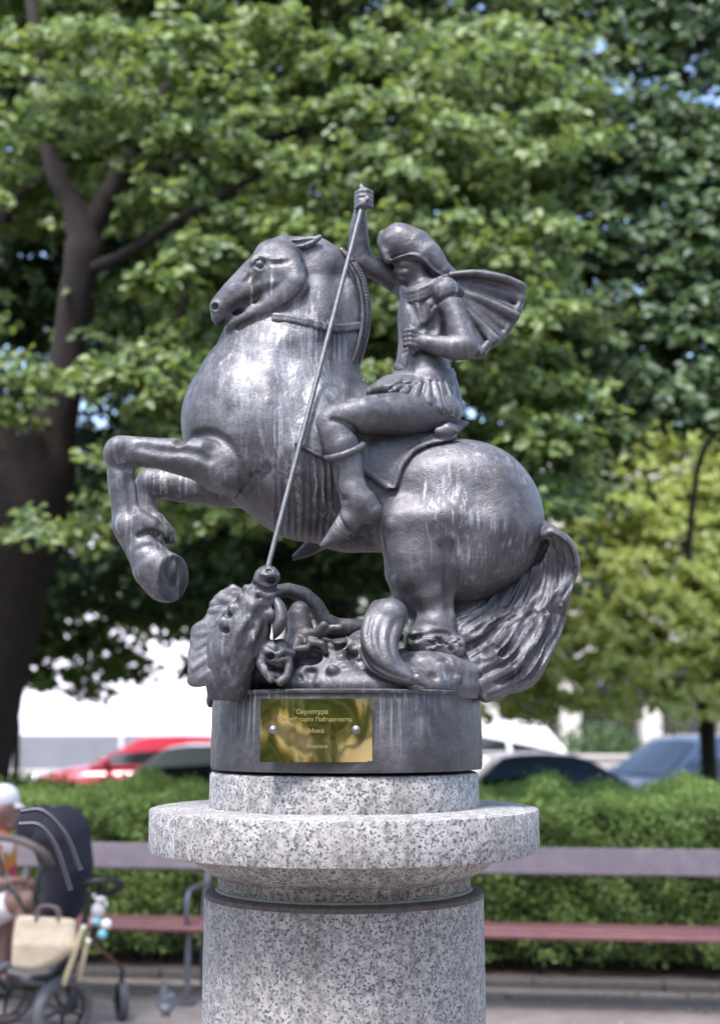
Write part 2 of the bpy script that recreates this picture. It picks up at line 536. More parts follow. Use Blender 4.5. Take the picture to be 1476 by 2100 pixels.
# ---- bronze group
stat = thing('bronze_statue', 'grey bronze statue of a hooded rider on a rearing horse spearing a dragon', 'statue', (AX[0], Y0, zdr))
def H(px, py, w, r):
    p = P(px, py, w); return (p[0], p[1], p[2], r * mpp(py, Y0 - w * SPX))
def chain(*rows): return [H(*r) for r in rows]
def surf(cl, px, py, lift=0.0):
    """first point of the clay seen from the eye through a photo pixel, lifted towards the eye"""
    e = np.array((0, 0, EYE)); d = pix(px, py, Y0) - e; L = np.linalg.norm(d); d /= L
    ts = np.arange(L - .42, L + .42, cl.h * .5)
    pts = e + ts[:, None] * d
    ii = np.round((pts - cl.lo) / cl.h).astype(int)
    ok = np.all((ii >= 0) & (ii < cl.n), axis=1)
    v = np.full(len(ts), 1.0); g = ii[ok]; v[ok] = cl.D[g[:, 0], g[:, 1], g[:, 2]]
    hit = np.argmax(v < 0) if (v < 0).any() else np.argmin(v)
    return pts[hit] - d * lift

def groove(cl, pts, rpx, dpx, k=.004, n=None, along='-'):
    q = spline(pts, n or 4 * len(pts)); rows = []; eye = np.array((0, 0, EYE))
    hit = [surf(cl, x, y) for x, y in q]
    dist = np.array([np.linalg.norm(h - eye) for h in hit])
    for _ in range(3): dist[1:-1] = .25 * dist[:-2] + .5 * dist[1:-1] + .25 * dist[2:]
    for h, dd in zip(hit, dist):
        e = eye - h; e /= np.linalg.norm(e); p = eye - e * dd
        r = rpx * SPX; d = dpx * SPX
        c = p + e * (r - d) if along == '-' else p - e * (r - d)
        rows.append((*c, r))
    cl.limb(rows, k, 1.0, along)
def swell(cl, px, py, rx, ry, hpx, k=.03, rot=0.0):
    p = surf(cl, px, py); e = np.array((0, 0, EYE)) - p; e /= np.linalg.norm(e)
    cl.ell(p - e * rw(min(rx, ry) * .8 - hpx), (rw(rx), rw(min(rx, ry) * .8), rw(ry)), roty(rot), k)
HH = .0033
hc = Clay(P(195, 1365, 0) + [0, -.30, 0], P(1140, 470, 0) + [0, .30, 0], HH)
# trunk
hc.limb(chain((576, 792, 0, 138), (533, 862, 0, 161), (585, 905, 0, 160)), .04, .74)
hc.limb(chain((590, 890, 0, 160), (640, 955, 0, 158), (720, 1000, 0, 134), (800, 1010, 0, 124)), .03, .92)
hc.limb(chain((760, 930, 0, 100), (880, 1010, 0, 112), (960, 1030, 0, 114)), .04, 1.0)
# hind quarters: two rounded haunches
for s_ in (1, -1):
    hc.ell(P(952, 1068, 62 * s_), (rw(163), rw(112), rw(166)), roty(-.15), .045)
    hc.ell(P(850, 1098, 78 * s_), (rw(64), rw(62), rw(74)), None, .035)
# neck
hc.limb(chain((636, 580, 0, 84), (642, 645, 0, 108), (614, 705, 0, 130), (584, 775, 0, 146)), .04, .60)
hc.limb(chain((655, 552, 0, 58), (688, 600, 0, 54), (698, 660, 0, 54), (694, 718, 0, 48)), .012, .6)
hc.limb(chain((550, 655, 0, 38), (540, 670, 0, 48), (518, 712, 0, 64), (514, 752, 0, 86)), .04, .78)
hc.limb(chain((632, 690, 0, 84), (600, 740, 0, 104), (598, 780, 0, 122)), .05, .80)
hc.limb(chain((690, 720, 0, 40), (665, 810, 0, 66), (760, 900, 0, 88)), .03, .7)
# shoulder bulge
hc.ell(P(548, 872, 78), (rw(88), rw(52), rw(112)), roty(.4), .03)
# head, carried a little towards the viewer
HW = 36
hc.limb(chain((577, 543, HW, 46), (530, 567, HW, 40), (484, 606, HW, 33), (457, 630, HW, 27)), .010, .92)
hc.limb(chain((556, 532, HW, 36), (590, 521, HW * .5, 36), (640, 525, 0, 40)), .02, .9)
hc.limb(chain((547, 515, HW - 6, 19), (580, 505, HW - 10, 20)), .012, 1.1)
hc.ell(P(580, 564, HW + 24), (rw(47), rw(33), rw(59)), roty(.35), .005)
hc.limb(chain((590, 590, HW + 14, 33), (545, 630, HW + 6, 25), (505, 656, HW, 20), (480, 662, HW, 16)), .006, 1.1)
hc.limb(chain((455, 636, HW, 20), (449, 650, HW, 16), (449, 658, HW, 11)), .006, 1.25)
hc.limb(chain((462, 646, HW, 10), (490, 640, HW, 16), (510, 634, HW, 18)), .006, .8)
groove(hc, [(606, 588), (575, 612), (535, 636), (500, 656), (480, 668)], 22, 11, .010, along='+')
groove(hc, [(606, 560), (604, 590), (585, 612)], 24, 6, .015, along='+')
groove(hc, [(453, 667), (466, 657), (482, 646), (498, 637)], 7, 9, .003)
groove(hc, [(464, 659), (480, 648), (493, 641)], 8.5, 20, .002)
groove(hc, [(455, 652), (472, 640), (492, 628)], 5, 2.5, .004, along='+')
swell(hc, 442, 629, 12, 13, 5, .006)
p_ = surf(hc, 441, 629); hc.ell(p_, (rw(7), rw(10), rw(8)), None, .003, '-')
swell(hc, 532, 541, 18, 16, 5, .006)
p_ = surf(hc, 533, 541); hc.ell(p_, (rw(13), rw(8), rw(11.5)), None, .003, '-')
hc.ell(p_ + np.array((0, rw(6), 0)), (rw(9.5), rw(9), rw(9)), None, .0012)
groove(hc, [(517, 540), (520, 530), (531, 525), (546, 529), (562, 533), (574, 533)], 5, 3.2, .003, along='+')
groove(hc, [(523, 553), (534, 557), (546, 551)], 4, 2.4, .003, along='+')
groove(hc, [(560, 540), (575, 539), (588, 535)], 5, 3, .005)
groove(hc, [(474, 622), (505, 600), (540, 584), (566, 580)], 7, 2.5, .010, along='+')
groove(hc, [(484, 632), (510, 618), (530, 612)], 9, 3, .012)
groove(hc, [(500, 580), (512, 566)], 6, 2, .006)
groove(hc, [(624, 536), (630, 568), (618, 600), (592, 625), (556, 643), (515, 658), (490, 672)], 6, 6, .005)
# near foreleg
NF = 92
hc.limb(chain((500, 950, 70, 66), (455, 958, 82, 54), (415, 943, NF, 46), (330, 930, NF, 32), (268, 925, NF, 31)), .012, .85)
hc.limb(chain((462, 975, 82, 48), (480, 1008, 80, 17)), .012, .8)
hc.ell(P(247, 928, NF), (rw(34), rw(34), rw(35)), None, .008)
hc.ell(P(236, 918, NF + 26), (rw(14), rw(9), rw(14)), None, .008)
hc.limb(chain((249, 938, NF, 30), (249, 985, NF, 28), (254, 1040, NF, 25.5), (262, 1070, NF, 31)), .010, .8)
hc.limb(chain((266, 1000, NF, 14), (272, 1050, NF, 14)), .008)
hc.limb(chain((266, 1078, NF, 35), (282, 1108, NF, 34), (296, 1130, NF, 36)), .008, .85)
hc.limb(chain((280, 1062, NF + 4, 22), (312, 1078, NF + 6, 19), (338, 1098, NF + 6, 7)), .006, 1.0)
hc.limb(chain((290, 1095, NF + 44, 7), (318, 1092, NF + 36, 6), (338, 1104, NF + 20, 5)), .004, 1.0, '-')
hc.limb(chain((296, 1130, NF, 36), (318, 1165, NF, 46), (342, 1184, NF, 52)), .004, .95)
nrm = np.array((.80, -.56, -.10)); nrm /= np.linalg.norm(nrm)
ux = np.cross((0, 0, 1), nrm); ux /= np.linalg.norm(ux); uz = np.cross(nrm, ux)
Rh = np.stack([nrm, ux, uz], 1)
hc.box(P(356, 1172, NF + 12) + nrm * .075, (.075, .12, .085), Rh, .002, .003, '-')
hc.ell(P(356, 1174, NF + 12) + nrm * .002, (.010, .030, .040), Rh, .003, '-')
hc.ell(P(356, 1166, NF + 12) - nrm * .006, (.010, .010, .024), Rh, .003)
# far foreleg
FF = -78
hc.limb(chain((530, 985, -60, 64), (462, 1000, FF, 42), (390, 1000, FF, 33), (318, 990, FF, 31)), .012, .85)
hc.ell(P(307, 990, FF), (rw(29), rw(30), rw(31)), None, .008)
hc.limb(chain((300, 1000, FF, 25), (298, 1040, FF, 22), (306, 1075, FF, 27), (322, 1090, FF, 25)), .008, .8)
hc.limb(chain((320, 1072, FF, 22), (346, 1092, FF, 14), (352, 1108, FF, 9)), .006)
hc.limb(chain((318, 1095, FF, 24), (312, 1130, FF, 32), (318, 1160, FF, 38)), .006, .9)
# near hind leg
NH = 100
hc.limb(chain((900, 1050, 88, 105), (852, 1115, 104, 68), (857, 1165, NH + 6, 61), (874, 1205, NH + 4, 48), (888, 1240, NH, 37), (893, 1268, NH, 33)), .03, .80)
hc.limb(chain((893, 1255, NH, 30), (893, 1285, NH, 43), (890, 1303, NH, 50)), .008, .9)
hc.box(P(890, 1322, NH), (rw(59), rw(46), rw(24)), rotz(.05) @ roty(.16), .02, .006)
groove(hc, [(836, 1312), (890, 1298), (944, 1303)], 5, 4, .004)
_r = np.random.default_rng(11)
for _ in range(70):
    p_ = surf(hc, _r.uniform(838, 946), _r.uniform(1304, 1344)); hc.ell(p_, (rw(_r.uniform(3, 8)), rw(3.5), rw(_r.uniform(2, 4))), None, .003, '-' if _r.random() < .6 else '+')
hc.limb(chain((916, 1215, NH + 12, 15), (921, 1262, NH + 8, 12)), .010)
# far hind leg
hc.limb(chain((845, 1110, -85, 62), (842, 1170, -90, 54), (850, 1215, -90, 46), (880, 1262, -90, 36), (880, 1310, -90, 46)), .015, .85)
# belly tuck and sheath
hc.limb(chain((790, 1085, 118, 10), (793, 1130, 120, 9), (800, 1175, 126, 8)), .012, 1, '-')
# muscle modelling, creases
swell(hc, 834, 1062, 46, 34, 3.5, .04)
swell(hc, 930, 1062, 90, 46, 3.5, .06, .05)
swell(hc, 860, 1120, 46, 40, 5, .04)
groove(hc, [(850, 990), (895, 982), (940, 990), (975, 1005)], 50, 3, .06)
groove(hc, [(850, 1100), (900, 1110), (960, 1112)], 34, 2, .05)
groove(hc, [(915, 1120), (923, 1160), (924, 1200), (927, 1245)], 14, 8, .012)
swell(hc, 803, 1078, 16, 16, 4, .008)
groove(hc, [(368, 905), (400, 893), (435, 890), (468, 912), (488, 950), (499, 992)], 9, 6, .010)
groove(hc, [(500, 1015), (520, 985), (548, 962)], 10, 6, .012)
groove(hc, [(440, 915), (455, 940), (470, 960)], 20, 3, .02)
groove(hc, [(290, 915), (330, 924), (380, 925), (430, 940)], 9, 3, .012)
groove(hc, [(262, 975), (268, 1010), (272, 1045)], 8, 4, .008)
groove(hc, [(286, 1098), (308, 1090), (330, 1098), (342, 1106)], 6, 8, .004)
groove(hc, [(232, 955), (252, 962), (274, 955)], 8, 2.5, .008)
swell(hc, 240, 915, 16, 16, 4, .010)
swell(hc, 262, 1078, 22, 20, 3, .010)
groove(hc, [(276, 1128), (300, 1118), (330, 1122), (346, 1132)], 5, 2, .006)
groove(hc, [(600, 720), (590, 790), (600, 860)], 30, 3, .04)
groove(hc, [(700, 560), (716, 620), (712, 690), (690, 760)], 26, 4, .03)
groove(hc, [(660, 700), (640, 760), (622, 830)], 26, 3, .03)
# hatching on the lower haunch, ribs on the barrel
def hatch(X, Y, Z):
    a, b = P(935, 1120, 150), P(1080, 1240, 150)
    mx = np.clip((X - a[0]) / .03, 0, 1) * np.clip((b[0] - X) / .03, 0, 1)
    mz = np.clip((P(0, 1105, 150)[2] - Z) / .05, 0, 1) * np.clip((Z - b[2]) / .02 + 1, 0, 1)
    return .0021 * mx * mz * np.sin(X / .0098 * 2 * np.pi + 9 * Z) * (Y < Y0)
hc.ripple(P(930, 1260, 250), P(1100, 1090, 0), hatch)
def ribs(X, Y, Z):
    a, b = P(548, 950, 120), P(690, 1100, 120)
    mx = np.clip((X - a[0]) / .02, 0, 1) * np.clip((b[0] - X) / .02, 0, 1)
    mz = np.clip((P(0, 930, 120)[2] - Z) / .04, 0, 1) * np.clip((Z - P(0, 1125, 120)[2]) / .05, 0, 1)
    return .0028 * mx * mz * (np.sin((X + .12 * (Z - a[2]) + .9 * (Z - a[2]) ** 2) / .0165 * 2 * np.pi) + .5 * np.sin(X / .0071 * 6.283)) * (Y < Y0)
hc.ripple(P(540, 1130, 250), P(700, 920, 0), ribs)
hp = thing_part = None
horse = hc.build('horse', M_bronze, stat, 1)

# horse: ear, mane, rein, eye stay children of the horse
ec = Clay(P(570, 530, 80) , P(670, 470, -10), .0022)
def ear(cl, w0, s_):
    cl.limb(chain((588, 506, w0, 9), (600, 503, w0 + 6 * s_, 13), (625, 500, w0 + 9 * s_, 12), (645, 493, w0 + 8 * s_, 8), (656, 486, w0 + 6 * s_, 5)), .004, .8)
    cl.limb(chain((598, 499, w0 + 14 * s_, 5), (618, 497, w0 + 18 * s_, 6), (640, 491, w0 + 15 * s_, 3)), .002, 1, '-')
ec = Clay(P(570, 545, 95), P(675, 465, -20), .0022)
ear(ec, 38, 1)
ear_near = ec.build('ear', M_bronze_pale, horse)
ec = Clay(P(570, 545, 20), P(675, 465, -95), .0022)
ec.limb(chain((588, 506, -38, 9), (600, 503, -44, 13), (625, 500, -47, 12), (642, 497, -46, 8), (650, 493, -44, 5)), .004, .8)
ec.build('ear', M_bronze_pale, horse)
mc = Clay(P(690, 830, 60), P(775, 500, -45), .0025)
mpath = spline([(700, 516, 4), (727, 545, 8), (744, 580, 10), (752, 625, 12), (751, 668, 12), (742, 712, 12), (728, 752, 10), (716, 792, 6)], 60)
mc.limb([H(x, y, w, 8.5) for x, y, w in mpath], .004, 1.5)
mc.limb([H(x - 9, y + 2, w + 24, 4.5) for x, y, w in mpath[6:]], .004, 1.2)
for x, y, w in spline(mpath[6:52], 34):
    mc.limb(chain((x - 10, y, w + 16, 2.4), (x - 2, y, w + 17, 2.6), (x + 10, y + .5, w + 10, 2.6)), .001, 1, '-')
mc.build('mane', M_bronze_dark, horse)
rp = Clay(P(540, 700, 150), P(760, 630, -30), .0024)
rpts = [surf(hc, x, y, 0) for x, y in spline([(563, 650), (590, 652), (620, 658), (650, 665), (676, 671), (700, 673), (735, 668)], 26)]
rp.limb([(p[0], p[1], p[2] + .003, .0075) for p in rpts], .003); rp.limb([(p[0], p[1], p[2] - .006, .0075) for p in rpts], .003)
rp.build('rein', M_bronze_pale, horse)
b = MB()
gp = [surf(hc, x, y, .003) for x, y in spline([(606, 908), (630, 922), (655, 935), (690, 947)], 12)]
b.tube(gp, .006, 8, True, .8, up=(0, 0, 1)); b.build('girth_strap', M_bronze_dark, horse)

# tail: wavy locks
tcl = Clay(P(915, 1475, 200), P(1205, 1065, -150), .003)
outer = [(1118, 1092, 0), (1160, 1112, 12), (1175, 1165, 24), (1165, 1235, 40), (1145, 1310, 60), (1095, 1395, 86), (1005, 1440, 110)]
inner = [(1105, 1100, 30), (1098, 1135, 55), (1060, 1185, 80), (1010, 1222, 96), (965, 1238, 100), (940, 1252, 100), (925, 1262, 98)]
outer, inner = spline(outer, 40), spline(inner, 40)
tcl.limb(chain((1108, 1092, 0, 26), (1138, 1128, 5, 40), (1122, 1200, 20, 50), (1085, 1280, 40, 68), (1045, 1345, 55, 76), (1004, 1384, 66, 54)), .03, 1.0)
tcl.limb(chain((1090, 1190, 20, 34), (1030, 1255, 30, 50), (965, 1300, 40, 56), (955, 1370, 50, 44)), .02, 1.1)
tcl.limb(chain((935, 1252, 30, 26), (985, 1228, 35, 34), (1040, 1200, 40, 34), (1085, 1150, 30, 30)), .02, 1.0)
def lock(f, ph, amp=7.0):
    out = []
    for j in range(44):
        u = j / 43
        p = inner[min(39, int(u * 39.5))] * (1 - f) + outer[min(39, int(u * 39.5))] * f
        q = amp * math.sin(math.pi * min(1, u * 1.2) * .95)
        s2 = math.sin(u * 7.5 + f * 5 + 1) * 9 * math.sin(math.pi * u)
        out.append((p[0] + (q * math.sin(u * 12 + ph) + s2) * .45, p[1] + q * math.sin(u * 12 + ph) + s2))
    return out
for i in range(8):
    groove(tcl, lock((i + .8 + .18 * math.sin(i * 2.7)) / 8.6, i * .8, 11)[3:], 15 + 4 * (i % 3), 7 + 4 * ((i * 2) % 3), .008, n=70, along='+')
for i in range(9):
    groove(tcl, lock((i + .25 + .15 * math.sin(i * 1.9)) / 8.6, i * .8 + .1, 11)[5:44 - 3 * (i % 3)], 5.5 + 2 * (i % 2), 8, .005, n=70)
for i in range(17):
    groove(tcl, lock((i + .62) / 17.6, i * .25 + .3 * math.sin(i * 2.1), 10)[4 + (i * 5) % 7:44 - (i * 3) % 8], 4.5, 3.0, .003, n=60)
tcl.build('tail', M_bronze_pale, horse, 1)

# ---- saddlecloth: a skin lifted off the horse inside an outline
poly = np.array([P(x, y, 150)[[0, 2]] for x, y in ((735, 845), (770, 838), (860, 830), (925, 848), (950, 862), (930, 893), (880, 905), (852, 921), (838, 938), (827, 955), (818, 985), (808, 1010), (780, 993), (751, 972), (738, 962), (726, 930), (720, 880))])
def poly_sd(X, Z, pg):
    d = np.full(np.broadcast(X, Z).shape, 1e9); ins = np.zeros(d.shape, bool)
    for a, c in zip(pg, np.roll(pg, -1, 0)):
        ex, ez = c[0] - a[0], c[1] - a[1]
        wx, wz = X - a[0], Z - a[1]
        t = np.clip((wx * ex + wz * ez) / (ex * ex + ez * ez), 0, 1)
        d = np.minimum(d, (wx - ex * t) ** 2 + (wz - ez * t) ** 2)
        cond = ((a[1] <= Z) & (c[1] > Z)) | ((a[1] > Z) & (c[1] <= Z))
        with np.errstate(divide='ignore', invalid='ignore'):
            xi = a[0] + (Z - a[1]) * ex / (ez if abs(ez) > 1e-9 else 1e-9)
        ins ^= cond & (X < xi)
    return np.where(ins, -1, 1) * np.sqrt(d)
sc_ = Clay(hc.lo, hc.lo + (hc.n - 1) * hc.h, hc.h)
a0 = np.clip(((P(630, 1025, 0) + [0, -.25, 0] - hc.lo) / hc.h).astype(int), 0, hc.n - 1)
a1 = np.clip(((P(985, 770, 0) + [0, .25, 0] - hc.lo) / hc.h).astype(int), 0, hc.n - 1)
cl = Clay(hc.lo + a0 * hc.h, hc.lo + a0 * hc.h + (a1 - a0 - .5) * hc.h, hc.h)
cl.n = a1 - a0
sub = hc.D[a0[0]:a1[0], a0[1]:a1[1], a0[2]:a1[2]]
gx = (cl.lo[0] + hc.h * np.arange(cl.n[0]))[:, None]; gz = (cl.lo[2] + hc.h * np.arange(cl.n[2]))[None, :]
pd = poly_sd(gx, gz, poly)
lip = .003 * np.exp(-((pd + .008) / .006) ** 2)
cl.D = np.maximum(np.maximum(sub - .009 - lip[:, None, :].astype(np.float32), -(sub + .012)), pd[:, None, :].astype(np.float32)).astype(np.float32)
for w in range(-110, 111, 22):
    cl.limb(chain((930 - abs(w) * .12, 866 + abs(w) * .10, w, 9), (959 - abs(w) * .18, 868 + abs(w) * .16, w, 4)), .012)
    cl.limb(chain((900, 872 + abs(w) * .12, w, 10), (934 - abs(w) * .12, 872 + abs(w) * .12, w, 9)), .012)
cl.build('saddlecloth', M_bronze_pale, horse)
pc = Clay(P(700, 850, 60), P(780, 760, -60), .0025)
pc.limb(chain((728, 812, 10, 16), (738, 795, 12, 15), (747, 778, 12, 4)), .005, .6)
pc.limb(chain((722, 815, 0, 20), (760, 820, 0, 22)), .008, 1.4)
pc.build('pommel', M_bronze_pale, horse)

# ---- rider
RH = .0025
rc = Clay(P(590, 1160, 0) + [0, -.28, 0], P(1000, 375, 0) + [0, .24, 0], RH)
rc.limb(chain((880, 612, 0, 42), (876, 645, 0, 54), (872, 690, 0, 50), (872, 740, 0, 48), (866, 790, 0, 58), (880, 835, 0, 60)), .015, 1.05)
rc.limb(chain((848, 618, 0, 28), (846, 655, 0, 30), (850, 700, 0, 30), (846, 755, 0, 36)), .02, 1.5)
# neck, head, face
rc.limb(chain((872, 600, 0, 24), (860, 572, 2, 22)), .008)
rc.ell(P(845, 549, 0), (rw(35), rw(29), rw(37)), roty(-.25), .006)
rc.limb(chain((834, 566, 0, 18), (842, 580, 2, 13)), .008, 1.1)
rc.limb(chain((818, 543, 0, 6), (811, 556, 0, 6), (819, 561, 0, 6)), .006)          # nose
rc.limb(chain((820, 570, 4, 3.2), (827, 573, 12, 3.2)), .003)
groove(rc, [(818, 551), (826, 550), (834, 551)], 4, 2.2, .003)
groove(rc, [(819, 567), (826, 567), (834, 570)], 3, 1.5, .003)
# near arm
rc.limb(chain((912, 600, 44, 31), (922, 622, 60, 29), (940, 665, 78, 26), (952, 708, 88, 27)), .010)
rc.limb(chain((954, 712, 88, 26), (930, 714, 90, 25), (895, 708, 88, 20), (862, 700, 82, 15.5)), .006)
rc.limb(chain((862, 700, 82, 14), (846, 692, 78, 17), (838, 690, 74, 15)), .006, .9)
rc.ell(P(843, 692, 80), (rw(15), rw(14), rw(22)), None, .004)
for i in range(4):
    y0 = 677 + i * 9.5
    rc.limb(chain((852, y0 + 4, 90, 5.4), (841, y0 + 1, 95, 5.6), (831, y0 + 2, 88, 5.4), (830, y0 + 4, 76, 5)), .0032)
rc.limb(chain((858, 690, 90, 6), (850, 676, 92, 6), (841, 670, 88, 5)), .002)           # thumb
rc.limb(chain((838, 673, 84, 4), (838, 700, 84, 6), (846, 722, 82, 6)), .002)           # rein gathered in the fist
# far raised arm and fist
rc.limb(chain((850, 600, -30, 34), (822, 582, -46, 26), (785, 557, -40, 25), (746, 540, -30, 23)), .010)
rc.limb(chain((742, 536, -30, 23), (736, 505, -20, 22), (735, 470, -5, 19), (738, 434, 8, 13)), .006)
rc.ell(P(746, 407, 22), (rw(19), rw(19), rw(25)), roty(.1), .006)
for i in range(4):
    y0 = 391 + i * 9.5
    rc.limb(chain((731, y0 + 6, 26, 5.6), (738, y0 + 2, 38, 5.8), (751, y0 + 1, 40, 5.8), (761, y0 + 4, 30, 5.4)), .0034)
rc.limb(chain((734, 424, 26, 6), (744, 418, 42, 6), (754, 408, 44, 5.5)), .002)
rc.limb(chain((742, 386, 20, 6), (740, 380, 20, 4)), .003)
# near leg: thigh, knee, booted shin, foot
rc.limb(chain((905, 843, 55, 42), (820, 848, 112, 45), (745, 850, 152, 39), (690, 857, 168, 30)), .012)
rc.limb(chain((674, 866, 170, 27), (684, 886, 170, 30), (700, 915, 168, 36), (711, 945, 164, 33), (717, 990, 164, 31), (730, 1025, 168, 32)), .006)
rc.limb(chain((745, 1035, 168, 32), (760, 1050, 168, 25)), .008)
rc.limb(chain((738, 1038, 168, 32), (716, 1068, 172, 26), (690, 1095, 176, 18), (662, 1118, 176, 7)), .010, .8)
groove(rc, [(684, 1000), (692, 1018), (706, 1024)], 6, 4, .006)
groove(rc, [(690, 1040), (698, 1068), (716, 1092)], 5, 5, .003)
groove(rc, [(694, 1012), (690, 1000), (686, 960)], 7, 3, .006)
groove(rc, [(682, 861), (704, 866), (722, 876), (732, 890)], 5, 4, .005)
# far leg, its toe shows below the belly
rc.limb(chain((895, 843, -55, 42), (820, 848, -112, 45), (745, 850, -150, 39), (690, 857, -165, 30)), .012)
rc.limb(chain((690, 866, -168, 28), (704, 920, -168, 35), (712, 990, -164, 31), (700, 1050, -162, 30)), .006)
rc.limb(chain((700, 1055, -162, 30), (660, 1105, -165, 22), (632, 1126, -165, 15), (602, 1144, -165, 6)), .010, .8)
# tunic sleeve line and scarf grooves
rc.ell(P(888, 664, 70), (rw(19), rw(26), rw(27)), roty(.25), .012, '-')
swell(rc, 916, 596, 30, 24, 5, .008)
groove(rc, [(886, 632), (902, 616), (925, 606), (950, 606)], 5, 4, .003)
for g_ in ([(838, 620), (852, 650), (856, 676)], [(866, 618), (872, 650), (884, 676)], [(888, 640), (880, 660), (862, 676)], [(828, 725), (850, 735), (880, 738)], [(825, 742), (850, 752), (890, 752)]):
    groove(rc, g_, 6, 3, .008)
groove(rc, [(893, 632), (882, 648), (868, 662)], 6, 3.5, .006, along='+')
groove(rc, [(812, 752), (840, 762), (880, 765), (925, 760)], 7, 4, .005, along='+')
rider = rc.build('rider', M_bronze_pale, stat)

# hood with open front, scarf, sleeve cap
kc = Clay(P(760, 640, 90), P(960, 440, -80), .0022)
kc.limb(chain((822, 499, 0, 41), (846, 512, 0, 44), (870, 533, 0, 38)), .010, .95)
kc.limb(chain((870, 530, 0, 38), (905, 560, 0, 24), (940, 574, -2, 12)), .010, 1.15)
kc.limb(chain((808, 484, 0, 26), (786, 484, 0, 12), (779, 489, 0, 7)), .008, 1.1)
kc.limb(chain((793, 500, 0, 18), (798, 520, 0, 15), (798, 530, 4, 10)), .010, 1.6)
for w_ in (-22, -8, 8, 20): kc.limb(chain((783, 500, w_ * .6, 8), (789, 520, w_ * .9, 8), (794, 533, w_, 6)), .008)
kc.ell(P(848, 571, 36), (rw(46), rw(52), rw(40)), roty(-.35), .004, '-')
kc.ell(P(820, 566, 0), (rw(34), rw(36), rw(27)), roty(-.2), .004, '-')
kc.limb([H(x, y, w, 2.6) for x, y, w in spline([(798, 535, 18), (806, 533, 28), (822, 526, 38), (843, 522, 41), (866, 530, 40), (889, 554, 32), (914, 570, 20)], 24)], .005)
kc.build('hood', M_bronze_pale, rider)
kc = Clay(P(800, 640, 90), P(960, 550, -70), .0022)
for i, (dy, r) in enumerate(((0, 9), (12, 8), (22, 7))):
    kc.limb([H(x, y + dy * .8, w, r) for x, y, w in spline([(826, 586, -20), (830, 598, 20), (850, 600, 48), (878, 588, 54), (905, 574, 40), (925, 568, 5)], 18)], .003)
kc.limb(chain((890, 588, 50, 14), (915, 590, 62, 22), (938, 600, 58, 14)), .008)
kc.build('scarf', M_bronze_pale, rider)

# cloak: ribbed fan blown back
kc = Clay(P(915, 760, 120), P(1095, 540, -80), .0024)
ctop = spline([(928, 566, 30), (980, 562, 34), (1032, 573, 30), (1071, 588, 14)], 12)
for i in range(19):
    f = i / 18
    ex = np.array((1071, 588, 12)) * (1 - f) + np.array((985, 722, 48)) * f
    ex[0] += 22 * math.sin(math.pi * f); ex[1] += 6 * math.sin(math.pi * f)
    st_ = np.array((930, 570, 20)) * (1 - f) + np.array((950, 640, 36)) * f
    mid = (st_ + ex) / 2; mid[1] -= 6 * (1 - f)
    dw = 15 * (math.sin(f * 17.0 + .6) * .7 + .5 * math.sin(f * 31 + 2)) * (1 if f < .9 else .3) - 12
    kc.limb([H(x, y, w + dw * t_, 8) for (x, y, w), t_ in zip(spline([st_, mid, ex], 10), np.linspace(.15, 1, 10))], .006)
kc.limb([H(x, y, w, 9) for x, y, w in spline([(925, 566, 28), (978, 562, 32), (1032, 572, 28), (1066, 586, 14)], 16)], .004, 1.4)
kc.limb([H(x, y, w, 7) for x, y, w in spline([(1066, 588, 10), (1066, 615, 8), (1054, 648, 14), (1030, 690, 20), (1002, 712, 34)], 16)], .005, 1.2)
kc.limb(chain((958, 700, 60, 12), (985, 725, 66, 12), (1000, 705, 60, 8)), .006)
kc.build('cloak', M_bronze_dark, rider)

# pleated tunic skirt
kc = Clay(P(735, 880, 150), P(960, 745, -150), .0024)
kc.limb(chain((868, 762, 0, 56), (872, 800, 0, 64), (880, 815, 0, 62)), .010, 1.35)
hem = spline([(760, 804, 96), (786, 796, 118), (816, 803, 126), (853, 819, 120), (900, 838, 104), (930, 850, 70), (938, 846, 30), (938, 840, -10)], 13)
wst = spline([(812, 772, 20), (822, 774, 44), (842, 774, 60), (866, 772, 66), (890, 770, 62), (912, 768, 48), (924, 770, 24), (926, 772, -5)], 13)
for i in range(13):
    md = (hem[i] + wst[i]) / 2 + np.array((0, -6, 8))
    kc.limb([H(x, y, w, 6 + (3.5 if i < 3 else 7) * t_) for (x, y, w), t_ in zip(spline([wst[i], md, hem[i]], 8), np.linspace(0, 1, 8))], .0055)
    if i < 12:
        h2, w2 = (hem[i] + hem[i + 1]) / 2, (wst[i] + wst[i + 1]) / 2
        kc.limb([H(*(w2 - (0, 0, 5)), 9), H(*((h2 + w2) / 2 + (0, -6, 3)), 10), H(*(h2 + (0, -3, -5)), 11)], .004)
    if 0 < i < 11:
        a_, c_ = hem[i] * (1, 1, -1), wst[i] * (1, 1, -1)
        kc.limb([H(*c_, 9), H(*((a_ + c_) / 2), 11), H(*a_, 11)], .004)
kc.limb([H(*p, 9) for p in hem], .006, 1)
kc.limb([H(x, y - 5, w, 8) for x, y, w in wst], .004)
for i in range(3, 12):
    a_, c_ = (wst[i] + wst[i - 1]) / 2, (hem[i] + hem[i - 1]) / 2
    groove(kc, [(a_[0], a_[1] + 12), ((a_[0] + c_[0]) / 2, (a_[1] + c_[1]) / 2), (c_[0], c_[1])], 4, 4, .003)
kc.build('tunic_skirt', M_bronze_pale, rider)
kc = Clay(P(650, 970, 240), P(765, 880, 90), .0022)
kc.limb([H(708 + 36 * math.cos(a), 926 + 5 * math.sin(a) - 13 * math.cos(a), 166 + 34 * math.sin(a), 7.5) for a in np.linspace(0, 2 * math.pi, 26)], .003)
kc.build('boot_cuff', M_bronze_pale, rider)

